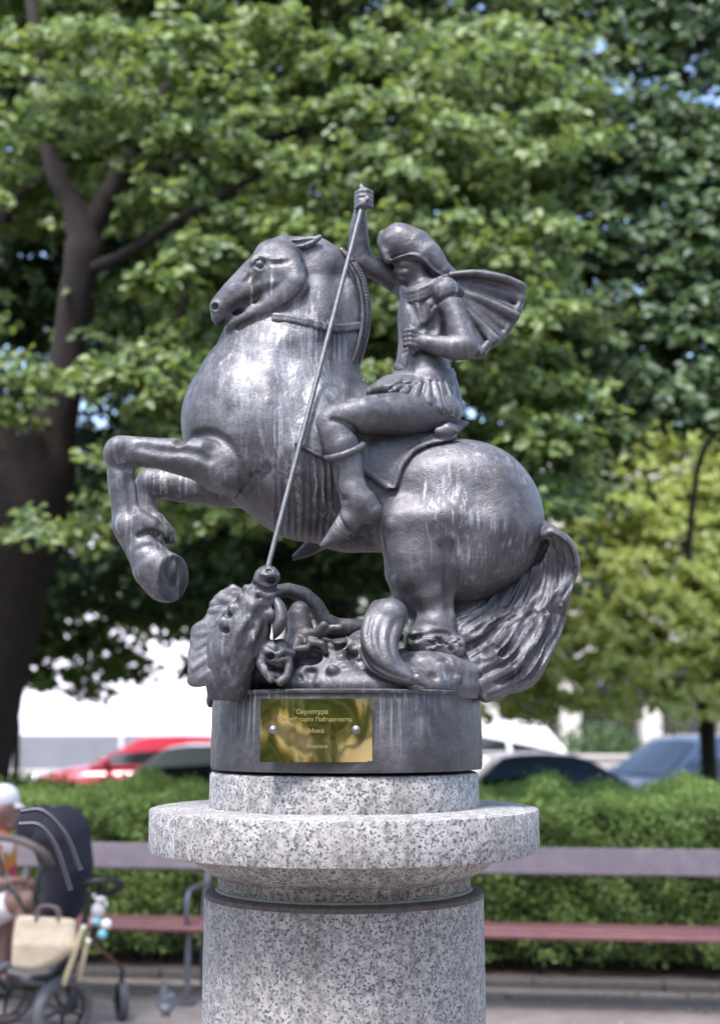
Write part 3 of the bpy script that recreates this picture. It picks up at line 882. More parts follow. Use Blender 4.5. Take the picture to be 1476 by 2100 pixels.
# ---- lance
la, lb = P(745, 412, 30), P(546, 1176, 236)
b = MB(); b.tube([la + (la - lb) * .018, la, la * .5 + lb * .5, lb], [.0052, .0056, .0062, .0056], 12)
b.build('lance', plain('lance_metal', (.12, .12, .13), .5, .4, .25, 60, .3), stat)

# ---- bronze base (slightly uneven drum with ledge) 
zb0, zb1 = hz(1589, 277), hz(1413, 277)
b = MB()
prof = [(.2, zb0 + .004), (rw(274), zb0 + .003), (rw(276.5), zb0 + .012), (rw(276), zb0 + .06), (rw(274.5), zb1 - .03), (rw(273), zb1 - .010), (rw(277), zb1 - .007), (rw(277.5), zb1 - .002), (rw(274), zb1), (rw(255), zb1 + .002), (.05, zb1 + .004)]
b.lathe(prof, (AX[0] + rw(4), Y0, 0), 160)
V = np.array(b.V); an = np.arctan2(V[:, 1] - Y0, V[:, 0] - AX[0]); rr0 = np.hypot(V[:, 0] - AX[0], V[:, 1] - Y0)
k_ = 1 + .004 * np.sin(an * 5 + 1) + .003 * np.sin(an * 13 + V[:, 2] * 40) + .002 * np.sin(an * 31 + V[:, 2] * 90)
V[:, 0] = AX[0] + (V[:, 0] - AX[0]) * k_; V[:, 1] = Y0 + (V[:, 1] - Y0) * k_
b.V = V.tolist()
base = b.build('base', bronze_mat('bronze_base', .80, .8, chest=False), stat, angle=50)
# seal bump at the base's left edge
b = Clay(P(415, 1460, 30), P(450, 1415, -30), .003)
b.ell(P(432, 1436, 0), (rw(9), rw(14), rw(16)), None, .004)
b.build('boss', M_bronze_dark, stat)

# ---- rocky ground, dragon
gc = Clay(P(430, 1430, 300), P(1000, 1230, -290), .0036)
gc.ell(P(760, 1412, 20), (rw(240), rw(215), rw(70)), None, .02)
gc.ell(P(700, 1370, 60), (rw(90), rw(110), rw(60)), roty(-.2), .02)
gc.ell(P(650, 1352, 130), (rw(50), rw(60), rw(46)), None, .02)
gc.ell(P(870, 1362, 40), (rw(100), rw(130), rw(36)), None, .02)
gc.limb(chain((600, 1405, 190, 22), (650, 1385, 170, 36), (720, 1360, 150, 44), (745, 1325, 120, 34)), .02)
gc.limb(chain((860, 1385, 180, 20), (920, 1378, 150, 24), (960, 1380, 110, 24)), .015)
gc.ell(P(690, 1330, 160), (rw(22), rw(20), rw(15)), None, .004, '-')
gc.ell(P(718, 1345, 178), (rw(16), rw(20), rw(12)), None, .004, '-')
gc.ell(P(640, 1350, 186), (rw(20), rw(22), rw(15)), None, .004, '-')
rs = np.random.default_rng(3)
for _ in range(60):
    x, w = rs.uniform(560, 960), rs.uniform(60, 200)
    p = surf(gc, x, rs.uniform(1300, 1400)); gc.ell(p, (rw(rs.uniform(6, 16)), rw(8), rw(rs.uniform(4, 10))), roty(rs.uniform(-1, 1)), .008, '+' if rs.random() < .6 else '-')
gc.build('rocky_ground', M_bronze_pale, stat)

dc = Clay(P(380, 1435, 330), P(760, 1150, -60), .0028)
# throat rising from the base edge, skull thrown back, open muzzle
dc.limb(chain((470, 1425, 190, 44), (468, 1380, 205, 50), (478, 1330, 220, 54), (505, 1290, 228, 50)), .02, .8)
dc.limb(chain((500, 1292, 226, 50), (520, 1250, 232, 42), (540, 1210, 236, 29), (548, 1182, 238, 23)), .012, .9)
dc.ell(P(548, 1182, 242), (rw(25), rw(22), rw(19)), None, .006)
for (x, y, r, h) in ((479, 1249, 12, 9), (461, 1277, 13, 9), (514, 1308, 10, 6), (549, 1262, 15, 8), (519, 1243, 10, 5), (496, 1226, 10, 6), (556, 1232, 9, 4), (506, 1207, 9, 5), (528, 1190, 9, 4)):
    swell(dc, x, y, r, r, h, .006)
for (x, y, r, d) in ((470, 1262, 8, 6), (463, 1293, 8, 6), (549, 1248, 6, 3), (560, 1284, 9, 5), (518, 1288, 7, 3), (531, 1224, 6, 3), (519, 1198, 6, 3)):
    p = surf(dc, x, y); dc.ell(p, (rw(r), rw(d * 1.5), rw(r * .7)), None, .004, '-')
p = surf(dc, 556, 1190); dc.ell(p, (rw(10), rw(16), rw(7)), roty(.2), .003, '-')
p = surf(dc, 552, 1170); dc.ell(p, (rw(6), rw(8), rw(4)), None, .003, '-')
groove(dc, [(528, 1204), (548, 1212), (574, 1203)], 6, 7, .003)
groove(dc, [(530, 1216), (550, 1223), (572, 1214)], 6, 3, .004, along='+')
groove(dc, [(536, 1178), (548, 1180), (570, 1180)], 4, 2.5, .003, along='+')
groove(dc, [(472, 1345), (488, 1305), (514, 1268)], 7, 4, .008, along='+')
groove(dc, [(497, 1330), (512, 1290), (530, 1262)], 8, 4, .010)
groove(dc, [(540, 1250), (546, 1290), (530, 1325)], 8, 4, .010)
groove(dc, [(505, 1326), (512, 1318), (520, 1312)], 4, 3, .004, along='+')
# arching body behind the head and coil to the mound
dc.limb(chain((560, 1215, 130, 14), (590, 1210, 110, 15), (622, 1219, 95, 16), (648, 1243, 85, 17), (664, 1272, 80, 17), (690, 1285, 70, 18), (750, 1290, 60, 20)), .006)
dc.limb(chain((620, 1330, 150, 30), (616, 1290, 150, 27), (612, 1262, 150, 23), (614, 1252, 150, 20)), .006)
for rows in (((625, 1305, 165, 16), (650, 1298, 180, 10), (664, 1282, 184, 9)), ((655, 1300, 175, 11), (680, 1288, 180, 8), (697, 1288, 180, 9)), ((636, 1318, 180, 12), (660, 1322, 190, 10), (668, 1338, 192, 7)), ((610, 1318, 180, 14), (600, 1335, 195, 10), (628, 1330, 195, 9))):
    dc.limb(chain(*rows), .005)
# claw at the ledge, with dark hollows
dc.limb(chain((520, 1372, 150, 46), (580, 1370, 150, 44), (600, 1340, 150, 30)), .015)
dc.limb(chain((545, 1335, 226, 20), (575, 1330, 226, 20), (590, 1345, 220, 16)), .010)
dc.limb(chain((538, 1340, 236, 11), (533, 1360, 244, 9), (545, 1378, 250, 9), (556, 1394, 250, 8)), .005)
dc.limb(chain((590, 1345, 236, 10), (592, 1368, 246, 9), (588, 1388, 250, 9), (575, 1398, 250, 10)), .005)
dc.limb(chain((548, 1333, 246, 8), (566, 1345, 254, 7), (580, 1336, 250, 8), (600, 1340, 236, 7)), .004)
dc.limb(chain((556, 1350, 250, 6), (570, 1356, 254, 6), (586, 1352, 248, 6)), .004)
dc.limb(chain((546, 1352, 232, 12), (592, 1366, 226, 12)), .006)
dc.limb(chain((548, 1384, 234, 9), (586, 1388, 230, 9)), .006)
dc.ell(P(566, 1374, 250), (rw(15), rw(14), rw(8)), None, .004, '-')
dc.ell(P(556, 1346, 250), (rw(9), rw(16), rw(6)), None, .004, '-')
dc.ell(P(610, 1360, 200), (rw(13), rw(30), rw(20)), None, .005, '-')
dragon = dc.build('dragon', M_bronze_dark, stat)
# frilled wing behind the head and the small ear frill
kc = Clay(P(375, 1420, 270), P(520, 1195, 130), .0025)
edge = [(478, 1206, 190), (443, 1230, 196), (424, 1275, 202), (402, 1290, 204), (396, 1330, 208), (386, 1366, 212), (394, 1398, 214), (420, 1398, 220)]
root = [(500, 1225, 200), (490, 1245, 204), (480, 1270, 210), (476, 1290, 214), (472, 1310, 218), (468, 1335, 222), (462, 1360, 224), (455, 1380, 226)]
for i, (e_, r_) in enumerate(zip(spline(edge, 24), spline(root, 24))):
    kc.limb([H(*r_, 13), H(*((r_ + e_) / 2 + (0, 0, 6 if i % 2 else -2)), 12), H(*e_, 8 if i % 2 else 9)], .008, .7)
for g_ in ([(486, 1235), (455, 1262), (428, 1300)], [(474, 1270), (440, 1300), (408, 1330)], [(470, 1310), (430, 1345), (398, 1372)], [(466, 1340), (440, 1370), (412, 1392)]):
    groove(kc, g_, 5, 3, .005, along='+')
kc.build('wing', M_bronze_pale, dragon)
kc = Clay(P(555, 1320, 290), P(605, 1220, 180), .0024)
kc.limb([H(x, y, w, r) for x, y, w, r in spline([(562, 1228, 230, 10), (574, 1248, 234, 13), (576, 1270, 238, 14), (568, 1290, 238, 13), (556, 1304, 236, 10)], 16)], .004, 1.8)
kc.build('ear_frill', M_bronze_pale, dragon)
# scaly tail coil lying on the ledge in front
kc = Clay(P(725, 1425, 330), P(895, 1235, 110), .0026)
kp = spline([(786, 1278, 196, 42), (778, 1310, 216, 40), (785, 1345, 234, 34), (808, 1372, 244, 26), (838, 1388, 248, 15), (866, 1400, 246, 6)], 30)
kc.limb([H(*r) for r in kp], .006, .55)
for (ox, r0) in ((-26, 11), (-10, 12), (8, 12), (24, 11)):
    kc.limb([H(x + ox * r / 40 * (1.05), y + ox * .25 * r / 40, w + 21 * r / 42 - abs(ox) * .25, r0 * r / 42 + 1.5) for x, y, w, r in kp], .003)
kc.limb([H(x - 34 * r / 42, y + 12 * r / 42, w + 6, 5) for x, y, w, r in kp[4:26]], .002)
kc.limb([H(x - 40 * r / 42, y + 22 * r / 42, w - 2, 5) for x, y, w, r in kp[6:26]], .002)
kc.limb(chain((790, 1262, 150, 38), (800, 1262, 190, 36)), .01, 1)
kc.limb(chain((840, 1400, 240, 8), (856, 1390, 248, 9), (870, 1404, 250, 6)), .004)
kc.build('dragon_tail', M_bronze_pale, dragon)

# ---- brass plaque
M_brass, nt, bb = new_mat('polished_brass')
n_ = noise(nt, 9, 3, .5, mapping(nt, (1, 1, .4)))
n2_ = noise(nt, 900, 2, .5, mapping(nt, (1, 1, .03)))
cc = ramp(nt, n_.outputs[0], [(.35, (.62, .50, .20)), (.65, (.80, .68, .34))])
nt.links.new(cc.outputs[0], bb.inputs['Base Color'])
bb.inputs['Metallic'].default_value = 1; bb.inputs['Roughness'].default_value = .10
bump(nt, bb, mth(nt, 'ADD', mth(nt, 'MULTIPLY', n_.outputs[0], 3.0), mth(nt, 'MULTIPLY', n2_.outputs[0], .05)), .10, .02)
WP = 283
c0, c1 = P(533, 1563, WP), P(763, 1433, WP)
pw, ph = c1[0] - c0[0], c1[2] - c0[2]
nx, nz = 40, 22
V = []; F = []
pr = np.random.default_rng(5)
for j in range(nz + 1):
    for i in range(nx + 1):
        u, v = i / nx, j / nz
        # slightly buckled sheet, dented by its two bolts
        dy = .0016 * math.sin(u * 9 + 1.2 * v) + .0012 * math.sin(v * 6 + u * 3)
        for bu in (.12, .86): dy += .0022 * math.exp(-(((u - bu) / .09) ** 2 + ((v - .5) / .35) ** 2))
        if u > .7: dy += .010 * max(0, (u - .70) / .3 + (.42 - v) * 1.0 - .35) ** 1.6
        V.append((c0[0] + pw * u, c0[1] + dy, c0[2] + ph * v))
nn = len(V)
V += [(x, y + .004, z) for x, y, z in V]
for j in range(nz):
    for i in range(nx):
        a = j * (nx + 1) + i
        F.append((a, a + 1, a + nx + 2, a + nx + 1)); F.append((a + nn, a + nx + 1 + nn, a + nx + 2 + nn, a + 1 + nn))
rim = [i for i in range(nx + 1)] + [(j + 1) * (nx + 1) + nx for j in range(nz)] + [nz * (nx + 1) + nx - 1 - i for i in range(nx)] + [(nz - 1 - j) * (nx + 1) for j in range(nz - 1)]
for a, c in zip(rim, rim[1:] + rim[:1]): F.append((a, a + nn, c + nn, c))
plq = mesh_from('plaque', V, F, M_brass, True); plq.data.set_sharp_from_angle(angle=math.radians(50)); attach(plq, stat)
plq['label'] = 'small polished brass plaque with engraved lines'
M_iron = plain('bolt_steel', (.20, .20, .23), .38, .7, .2, 80)
for x in (560, 730):
    p = P(x, 1497, WP + 1)
    b = MB(); b.lathe([(.0005, .0085), (.004, .0078), (.0075, .0050), (.0092, 0), (.0092, -.012)], p, 20, axis=(0, -1, 0)); b.build('bolt', M_iron, plq, angle=60)
M_ink = plain('engraved_letters', (.52, .42, .18), .4, .85, .1, 50)
def lettering(txt, px, py, hpx, par):
    cu = bpy.data.curves.new('lettering', 'FONT'); cu.body = txt; cu.size = hpx * SPX * 1.38 * .92
    cu.align_x = 'CENTER'; cu.extrude = .0006; cu.offset = .0001
    t = bpy.data.objects.new('lettering_curve', cu); COL.objects.link(t)
    dg = bpy.context.evaluated_depsgraph_get(); me = bpy.data.meshes.new_from_object(t.evaluated_get(dg))
    bpy.data.objects.remove(t)
    o = bpy.data.objects.new('lettering', me); COL.objects.link(o); me.materials.append(M_ink)
    p = P(px, py, WP + 2.5); o.location = p; o.rotation_euler = (math.pi / 2, 0, 0)
    attach(o, par); return o
for txt, x, y, h in (('Скулптура', 640, 1464, 9), ('Свети Георги Победоносец', 645, 1479, 8), ('Мика', 648, 1503, 9), ('Општина', 650, 1534, 7)):
    lettering(txt, x, y, h, plq)
# ================================================================== the place: ground, street, walls
def ground_mat(name, col, spots=True, scale=1.0):
    m, nt, b = new_mat(name)
    v = mapping(nt)
    n1 = noise(nt, 1.3 * scale, 5, .6, v); n2 = noise(nt, 60, 4, .65, v); n3 = noise(nt, 9, 4, .6, v)
    c = ramp(nt, n1.outputs[0], [(.3, [x * .72 for x in col]), (.7, [x * 1.15 for x in col])]).outputs[0]
    c = mixc(nt, .5, c, ramp(nt, n2.outputs[0], [(.3, (.55, .55, .55)), (.7, (1.3, 1.28, 1.25))]).outputs[0], 'MULTIPLY')
    c = mixc(nt, .35, c, ramp(nt, n3.outputs[0], [(.35, (.6, .58, .56)), (.65, (1.2, 1.2, 1.2))]).outputs[0], 'MULTIPLY')
    nt.links.new(c, b.inputs['Base Color']); b.inputs['Roughness'].default_value = .9
    bump(nt, b, n2.outputs[0], .4, .006)
    return m
def sheet(name, pts, mat, kind='structure'):
    o = mesh_from(name, pts, [tuple(range(len(pts)))], mat)
    o['kind'] = kind; return o
ROW = math.radians(7.3)
RT = np.array((math.cos(ROW), -math.sin(ROW), 0)); RN = np.array((math.sin(ROW), math.cos(ROW), 0))
B0 = pix(395, 2027, 8.14); B0[2] = 0
def row(u, v, z=0.0): return B0 + RT * u + RN * v + np.array((0, 0, z))
# park paving up to the planting kerb, then bed, verge and street
M_pave = ground_mat('park_paving', (.245, .212, .20))
KV = .72                                                    # kerb line behind the bench feet
sheet('ground', [row(-60, KV), row(-60, -30), row(60, -30), row(60, KV)], M_pave)
sheet('soil', [row(-60, KV + .12, .02), row(60, KV + .12, .02), row(60, 4.2, .02), row(-60, 4.2, .02)], ground_mat('soil_brown', (.075, .052, .038)))
b = MB()
M_kerb = plain('kerb_concrete', (.15, .135, .13), .85, 0, .25, 40, .4)
kerb = thing('kerb', 'low grey concrete kerb running along the foot of the hedge', 'kerb', row(0, KV + .06, 0))
for i in range(-9, 10):
    b = MB(); b.box(row(i * .8, KV + .06, .005 + .003 * math.sin(i * 3.1)), (.792, .12, .10), rotz(-ROW), .012)
    b.build('kerbstone', M_kerb, kerb, smooth=False)
sheet('verge', [row(-60, 4.2, .02), row(60, 4.2, .02), row(60, 8.6, -.26), row(-60, 8.6, -.26)], ground_mat('verge_grass', (.05, .08, .025)))
M_asph = ground_mat('street_asphalt', (.085, .083, .085), scale=.4)
st = mesh_from('street', [row(-90, 8.6, -.26), row(90, 8.6, -.26), row(90, 9.6, -.28), row(-90, 9.6, -.28), row(90, 17.5, 0), row(-90, 17.5, 0), row(90, 24, .05), row(-90, 24, .05)], [(0, 1, 2, 3), (3, 2, 4, 5), (5, 4, 6, 7)], M_asph)
st['kind'] = 'structure'
sheet('far_pavement', [row(-300, 24, .05), row(300, 24, .05), row(500, 500, .05), row(-500, 500, .05)], ground_mat('far_paving', (.30, .285, .27), scale=.2))

# pale sunlit building far left, its grey plinth below eye height
bl = thing('pale_building', 'large white rendered building with blank wall over a grey plinth, behind the red car', 'building', (-12, 46, 0))
M_render = plain('white_render', (.86, .80, .84), .9, 0, .03, 1.0)
M_plinth = plain('grey_plinth', (.17, .17, .19), .9, 0, .12, 2.0)
for i in range(6):
    x0, x1 = -30 + i * 4.6, -30 + i * 4.6 + 4.57
    b = MB(); b.box(((x0 + x1) / 2, 46, 6.35), (x1 - x0, .5, 10.3)); b.build('wall_panel', M_render, bl, smooth=False)
b = MB(); b.box((-16.2, 46.2, .62), (27.6, .9, 1.16)); b.build('plinth', M_plinth, bl, smooth=False)
b = MB(); b.box((-16.2, 49, 11.7), (28.4, 7.0, .5)); b.build('roof', M_plinth, bl, smooth=False)
b = MB(); b.box((-16.2, 49.6, 6), (27.3, 6.0, 11)); b.build('rear_block', M_render, bl, smooth=False)
# shop building on the right, columns and dark glass
bs = thing('shop_building', 'pale stone building with square pillars and dark shop windows beyond the street', 'building', (9, 42, 0))
M_stone = plain('pale_stone', (.52, .47, .43), .85, 0, .1, 3)
M_dglass = plain('dark_glass', (.02, .022, .028), .12, 0, .2, 3, spec=.7)
b = MB(); b.box((12, 46, 7.2), (30, 6, 7.4)); b.build('upper_wall', M_stone, bs, smooth=False)
b = MB(); b.box((12, 45.5, 1.7), (29, 4, 3.5)); b.build('inner_wall', plain('shop_interior', (.12, .11, .11), .9), bs, smooth=False)
M_sfr = plain('shop_frame', (.45, .43, .42), .6)
for i in range(11):
    x = -1.0 + i * 2.6
    b = MB(); b.box((x, 43.2, 1.75), (.62, .62, 3.5), None, .04); b.build('pillar', M_stone, bs, smooth=False)
    b = MB(); b.box((x + 1.3, 43.46, 1.55), (1.7, .04, 2.6)); w_ = b.build('window', M_dglass, bs, smooth=False)
    for zf, hf in ((.2, .14), (2.92, .12)):
        b = MB(); b.box((x + 1.3, 43.42, zf), (1.8, .10, hf)); b.build('frame', M_sfr, w_, smooth=False)
wl = thing('low_wall', 'low beige wall behind the white estate car and the blue saloon', 'wall', (8, 33, 0))
b = MB(); b.box((10, 33, .38), (20, .3, .76), None, .02); b.build('wall_body', plain('beige_render', (.42, .36, .32), .9, 0, .1, 2), wl, smooth=False)
b = MB(); b.box((10, 33, .80), (20.1, .42, .08), None, .02); b.build('coping', plain('beige_coping', (.48, .42, .38), .9, 0, .1, 2), wl, smooth=False)

# slim lamp post against the pale wall
p = pix(249, 1540, 36)
lp = thing('lamp_post', 'slim pale grey lamp post standing before the white building', 'lamp post', (p[0], 36, .05))
M_lp = plain('lamp_paint', (.55, .54, .55), .5)
b = MB(); b.lathe([(.09, .05), (.09, .5), (.05, .6), (.045, 6.0)], (p[0], 36, 0), 12); b.build('pole', M_lp, lp)
b = MB(); b.tube([(p[0], 36, 5.9), (p[0] + .4, 36, 6.15), (p[0] + 1.0, 36, 6.2)], .03, 8); b.build('arm', M_lp, lp)
b = MB(); b.box((p[0] + 1.2, 36, 6.19), (.55, .2, .09), None, .03); b.build('lamp_head', M_lp, lp)

# ================================================================== parked cars
M_tyre = plain('tyre_rubber', (.02, .02, .021), .85)
M_rim = plain('alloy_rim', (.42, .42, .44), .3, .8)
M_glass = plain('car_glass', (.012, .015, .018), .06, 0, .1, 4, spec=.9)
M_lamp = plain('headlamp_lens', (.75, .76, .78), .08, .3, .03, 9, spec=1.0)
M_tail = plain('tail_lamp', (.35, .01, .01), .15, 0, .1, 9, spec=.8)
M_trim = plain('black_trim', (.015, .015, .016), .5)
def car(label, paint, loc, L=4.4, W=1.76, Hh=1.46, hood=1.15, wind=.75, roof=1.75, rear=.55, belt=.92, nose=.72, tail=.88, rz=0.0, split=(.46,)):
    """car facing -x; origin on the ground at its centre"""
    t = thing('parked_car', label, 'car', loc, 'cars parked along the street')
    x0 = -L / 2; hw = W / 2
    xs = []
    xa = x0 + hood; xb = xa + wind; xc = xb + roof; xd = min(xc + rear, L / 2 - .04)
    st_ = [(x0, .62, .42, nose - .06), (x0 + .06, .80, .30, nose), (x0 + .25, .93, .22, nose + .06), (x0 + .6, .98, .20, (nose + belt) / 2 + .04), (xa, 1, .19, belt), (0, 1, .18, belt + .01), (xc, 1, .19, belt + .03),
           (max(xd, xc + .1), .985, .20, tail + .04), (L / 2 - .10, .94, .24, tail), (L / 2 - .02, .84, .34, tail - .05), (L / 2, .66, .45, tail - .14)]
    st_.sort(key=lambda q: q[0])
    V = []; F = []; n = 14
    for x, k, zb, zt in st_:
        for j in range(n):
            a = 2 * math.pi * (j + .5) / n
            ca, sa = math.cos(a), math.sin(a)
            y = hw * k * math.copysign(abs(ca) ** .32, ca)
            z = (zb + zt) / 2 + (zt - zb) / 2 * math.copysign(abs(sa) ** .42, sa)
            if sa > 0: y *= 1 - .06 * sa
            V.append((x, y, z))
    m = len(st_)
    for i in range(m - 1):
        for j in range(n):
            j2 = (j + 1) % n
            F.append((i * n + j, i * n + j2, (i + 1) * n + j2, (i + 1) * n + j))
    F.append(tuple(range(n))[::-1]); F.append(tuple((m - 1) * n + j for j in range(n)))
    def put(name, mb, mat, par=None, smooth=True, ang=45):
        o = mesh_from(name, mb.V, mb.F, mat, smooth)
        if smooth: o.data.set_sharp_from_angle(angle=math.radians(ang))
        o.parent = par or t
        return o
    b = MB(); b.add(V, F); body = put('body', b, paint)
    # cabin
    wb, wr = hw * .93, hw * .74
    prof = [(xa, belt - .02, wb), (xb, Hh - .05, wr + .02), (xb + .25, Hh - .01, wr), ((xb + xc) / 2, Hh, wr), (xc - .2, Hh - .02, wr), (xc, Hh - .07, wr + .02), (xd, belt + .02, wb)]
    V = []; F = []
    for x, z, y in prof: V += [(x, -y, z), (x, -y * .90, z + .012 * (z > belt + .2)), (x, 0, z + .025 * (z > belt + .2)), (x, y * .90, z + .012 * (z > belt + .2)), (x, y, z)]
    for i in range(len(prof) - 1):
        for j in range(4):
            a = i * 5 + j; F.append((a, a + 1, a + 6, a + 5))
    for sgn, off in ((-1, 0), (1, 4)):
        f = [i * 5 + off for i in range(len(prof))]
        F.append(tuple(f if sgn > 0 else f[::-1]))
    b = MB(); b.add(V, F); cab = put('cabin', b, paint, None, True, 30)
    def side_pt(u, v, s_):
        """u along belt 0..1 between front and rear pillar, v height 0..1"""
        zb_, zt_ = belt + .03, Hh - .075
        z = zb_ + (zt_ - zb_) * v
        xf = xa + (xb - xa) * (z - belt) / (Hh - .05 - belt) + .09; xr = xd + (xc - xd) * (z - belt) / (Hh - .07 - belt) - .11
        y = wb + (wr - wb) * (z - belt) / (Hh - .05 - belt)
        return (xf + (xr - xf) * u, s_ * (y + .006), z)
    cuts = [0.0] + list(split) + [1.0]
    for s_ in (-1, 1):
        for ua, ub in zip(cuts[:-1], cuts[1:]):
            b = MB(); ua_, ub_ = ua + .012 * (ua > 0), ub - .012 * (ub < 1)
            q = [side_pt(ua_, 0, s_), side_pt(ub_, 0, s_), side_pt(ub_, 1, s_), side_pt(ua_, 1, s_)]
            b.add(q + [(x, y - s_ * .012, z) for x, y, z in q], [(0, 1, 2, 3)[::-s_], (0, 1, 5, 4), (1, 2, 6, 5), (2, 3, 7, 6), (3, 0, 4, 7)]); put('side_window', b, M_glass, None, False)
    def screen(name, xl, zl, yl, xh, zh, yh, d):
        b = MB(); q = []
        for f, k in ((.10, .90), (.90, .88)):
            x = xl + (xh - xl) * f; z = zl + (zh - zl) * f; y = (yl + (yh - yl) * f) * k
            for c_ in (-1, -.5, 0, .5, 1): q.append((x + d * .012, c_ * y, z + .012 + .040 * (1 - c_ * c_) * f))
        b.add(q, [(i, i + 1, i + 6, i + 5) for i in range(4)])
        put(name, b, M_glass, None, False)
    screen('windscreen', xa, belt - .02, wb, xb, Hh - .05, wr, -1)
    screen('rear_window', xd, belt + .02, wb, xc, Hh - .07, wr, 1)
    for s_ in (-1, 1):
        b = MB(); b.box((x0 + .16, s_ * hw * .66, nose - .02), (.22, .34, .13), rotz(-s_ * .35), .05); put('headlight', b, M_lamp, None, True)
        b = MB(); b.box((L / 2 - .06, s_ * hw * .72, tail - .12), (.10, .26, .16), rotz(s_ * .25), .03); put('tail_light', b, M_tail, None, True)
        b = MB(); b.box((xa + .32, s_ * (hw + .07), belt + .08), (.12, .20, .13), None, .04); put('mirror', b, paint, None, True)
        for xw in (x0 + .82, L / 2 - .80):
            b = MB(); b.lathe([(.20, -.10), (.30, -.105), (.318, -.07), (.318, .07), (.30, .105), (.20, .10)], (0, 0, 0), 24, axis=(0, 1, 0), cap=False)
            w_ = put('wheel', b, M_tyre); w_.location = (xw, s_ * (hw - .10), .318)
            b = MB(); b.lathe([(.0, .06 * 1), (.05, .07), (.06, .05), (.18, .08), (.205, .10), (.205, -.08), (.0, -.08)], (0, 0, 0), 20, axis=(0, s_, 0), cap=False)
            r_ = put('rim', b, M_rim, w_)
    b = MB(); b.box((x0 + .05, 0, .40), (.10, W * .74, .16), None, .03); put('bumper', b, M_trim, None, True)
    t.rotation_euler = (0, 0, rz)
    return t
def paintm(name, col, metal=.2): return plain(name, col, .28, metal, .06, 3, spec=.6, coat=.6)
def street_z(y):
    v = (np.array((0, y, 0)) - B0).dot(RN)
    return float(np.interp(v, [4.2, 8.6, 9.6, 17.5, 24], [.02, -.26, -.28, 0, .05]))
def put_car(front_px, Y, **kw):
    L = kw.get('L', 4.4)
    x = pix(front_px, 1560, Y)[0]
    return x + L / 2
cz = lambda Y: street_z(Y)
car('glossy red hatchback behind the silver one, nose to the left', paintm('red_paint', (.42, .012, .035)), (put_car(74, 24, L=4.3), 24, cz(24)), L=4.3, Hh=1.46, hood=1.10, wind=.85, roof=1.5, rear=.6, nose=.74, belt=.95)
car('silver green car in front of the red hatchback', paintm('silver_paint', (.42, .46, .43), .5), (put_car(96, 20.2, L=4.4), 20.2, cz(20.2)), L=4.4, Hh=1.50, hood=1.18, wind=.72, roof=1.7, rear=.6, belt=.94)
car('tall white estate car with a long rear side window behind the blue car', paintm('white_paint', (.85, .84, .85), 0), (put_car(678, 26, L=4.62), 26, cz(26)), L=4.62, Hh=1.66, hood=1.05, wind=.75, roof=2.25, rear=.42, belt=1.06, tail=1.05, W=1.8, split=(.36, .70))
car('low dark blue saloon nearest the hedge, in front of the white estate car', paintm('blue_paint', (.05, .08, .19), .4), (put_car(742, 18.6, L=4.45), 18.6, cz(18.6)), L=4.45, Hh=1.47, hood=1.25, wind=.62, roof=1.15, rear=.78, belt=.90, tail=.92)
car('grey blue car with a bright windscreen parked behind the thin dark tree stem', paintm('grey_blue_paint', (.10, .115, .17), .5), (pix(1440, 1560, 20.6)[0], 20.6, cz(20.6)), L=4.3, Hh=1.62, hood=.85, wind=.85, roof=1.7, rear=.5, belt=1.0, nose=.84, rz=.42)

# ================================================================== benches
M_plank = plain('plank_mauve', (.155, .125, .145), .5, 0, .15, 12, .2)
M_seat = plain('plank_red', (.19, .075, .080), .45, 0, .18, 12, .2)
M_cast = plain('cast_iron_grey', (.16, .16, .185), .5, .5, .2, 30, .2)
def bench(u0, u1, label):
    c = row((u0 + u1) / 2, 0)
    t = thing('park_bench', label, 'bench', c, 'benches in front of the hedge')
    L = u1 - u0; R = rotz(-ROW)
    def at(u, v, z): return row(u, v, z)
    for v, z in ((-.02, .435), (.10, .445), (.22, .44), (.34, .43)):
        b = MB(); b.box(at((u0 + u1) / 2, v, z), (L, .105, .034), R, .008); b.build('seat_slat', M_seat, t, smooth=False)
    b = MB(); b.box(at((u0 + u1) / 2, .47, .80), (L + .05, .036, .165), R @ rotx(-.22), .010); b.build('backrest', M_plank, t, smooth=False)
    for u in (u0 + .14, (u0 + u1) / 2, u1 - .14) if L > 2.4 else (u0 + .14, u1 - .14):
        b = MB()
        b.tube(spline([at(u, -.02, .0), at(u, -.01, .2), at(u, .0, .40), at(u, .02, .41), at(u, .36, .405)], 14), .019, 8)
        b.tube(spline([at(u, .40, .0), at(u, .37, .2), at(u, .38, .42), at(u, .43, .62), at(u, .50, .86)], 16), .019, 8)
        b.tube(spline([at(u, .0, .40), at(u, -.06, .53), at(u, -.03, .63), at(u, .08, .655), at(u, .40, .64)], 18), .016, 8)
        b.box(at(u, -.03, .012), (.10, .07, .024), R); b.box(at(u, .41, .012), (.10, .07, .024), R)
        b.build('leg_frame', M_cast, t)
    return t
uL = 0.09; uR = (pix(975, 1900, 7.9) - B0).dot(RT)
bench(uL - 2.65, uL + .02, 'wooden bench behind the pram, where the person in the white cap sits')
bench(uR - .27, uR + 2.08, 'empty wooden bench with a broad mauve backrest and no one near it')

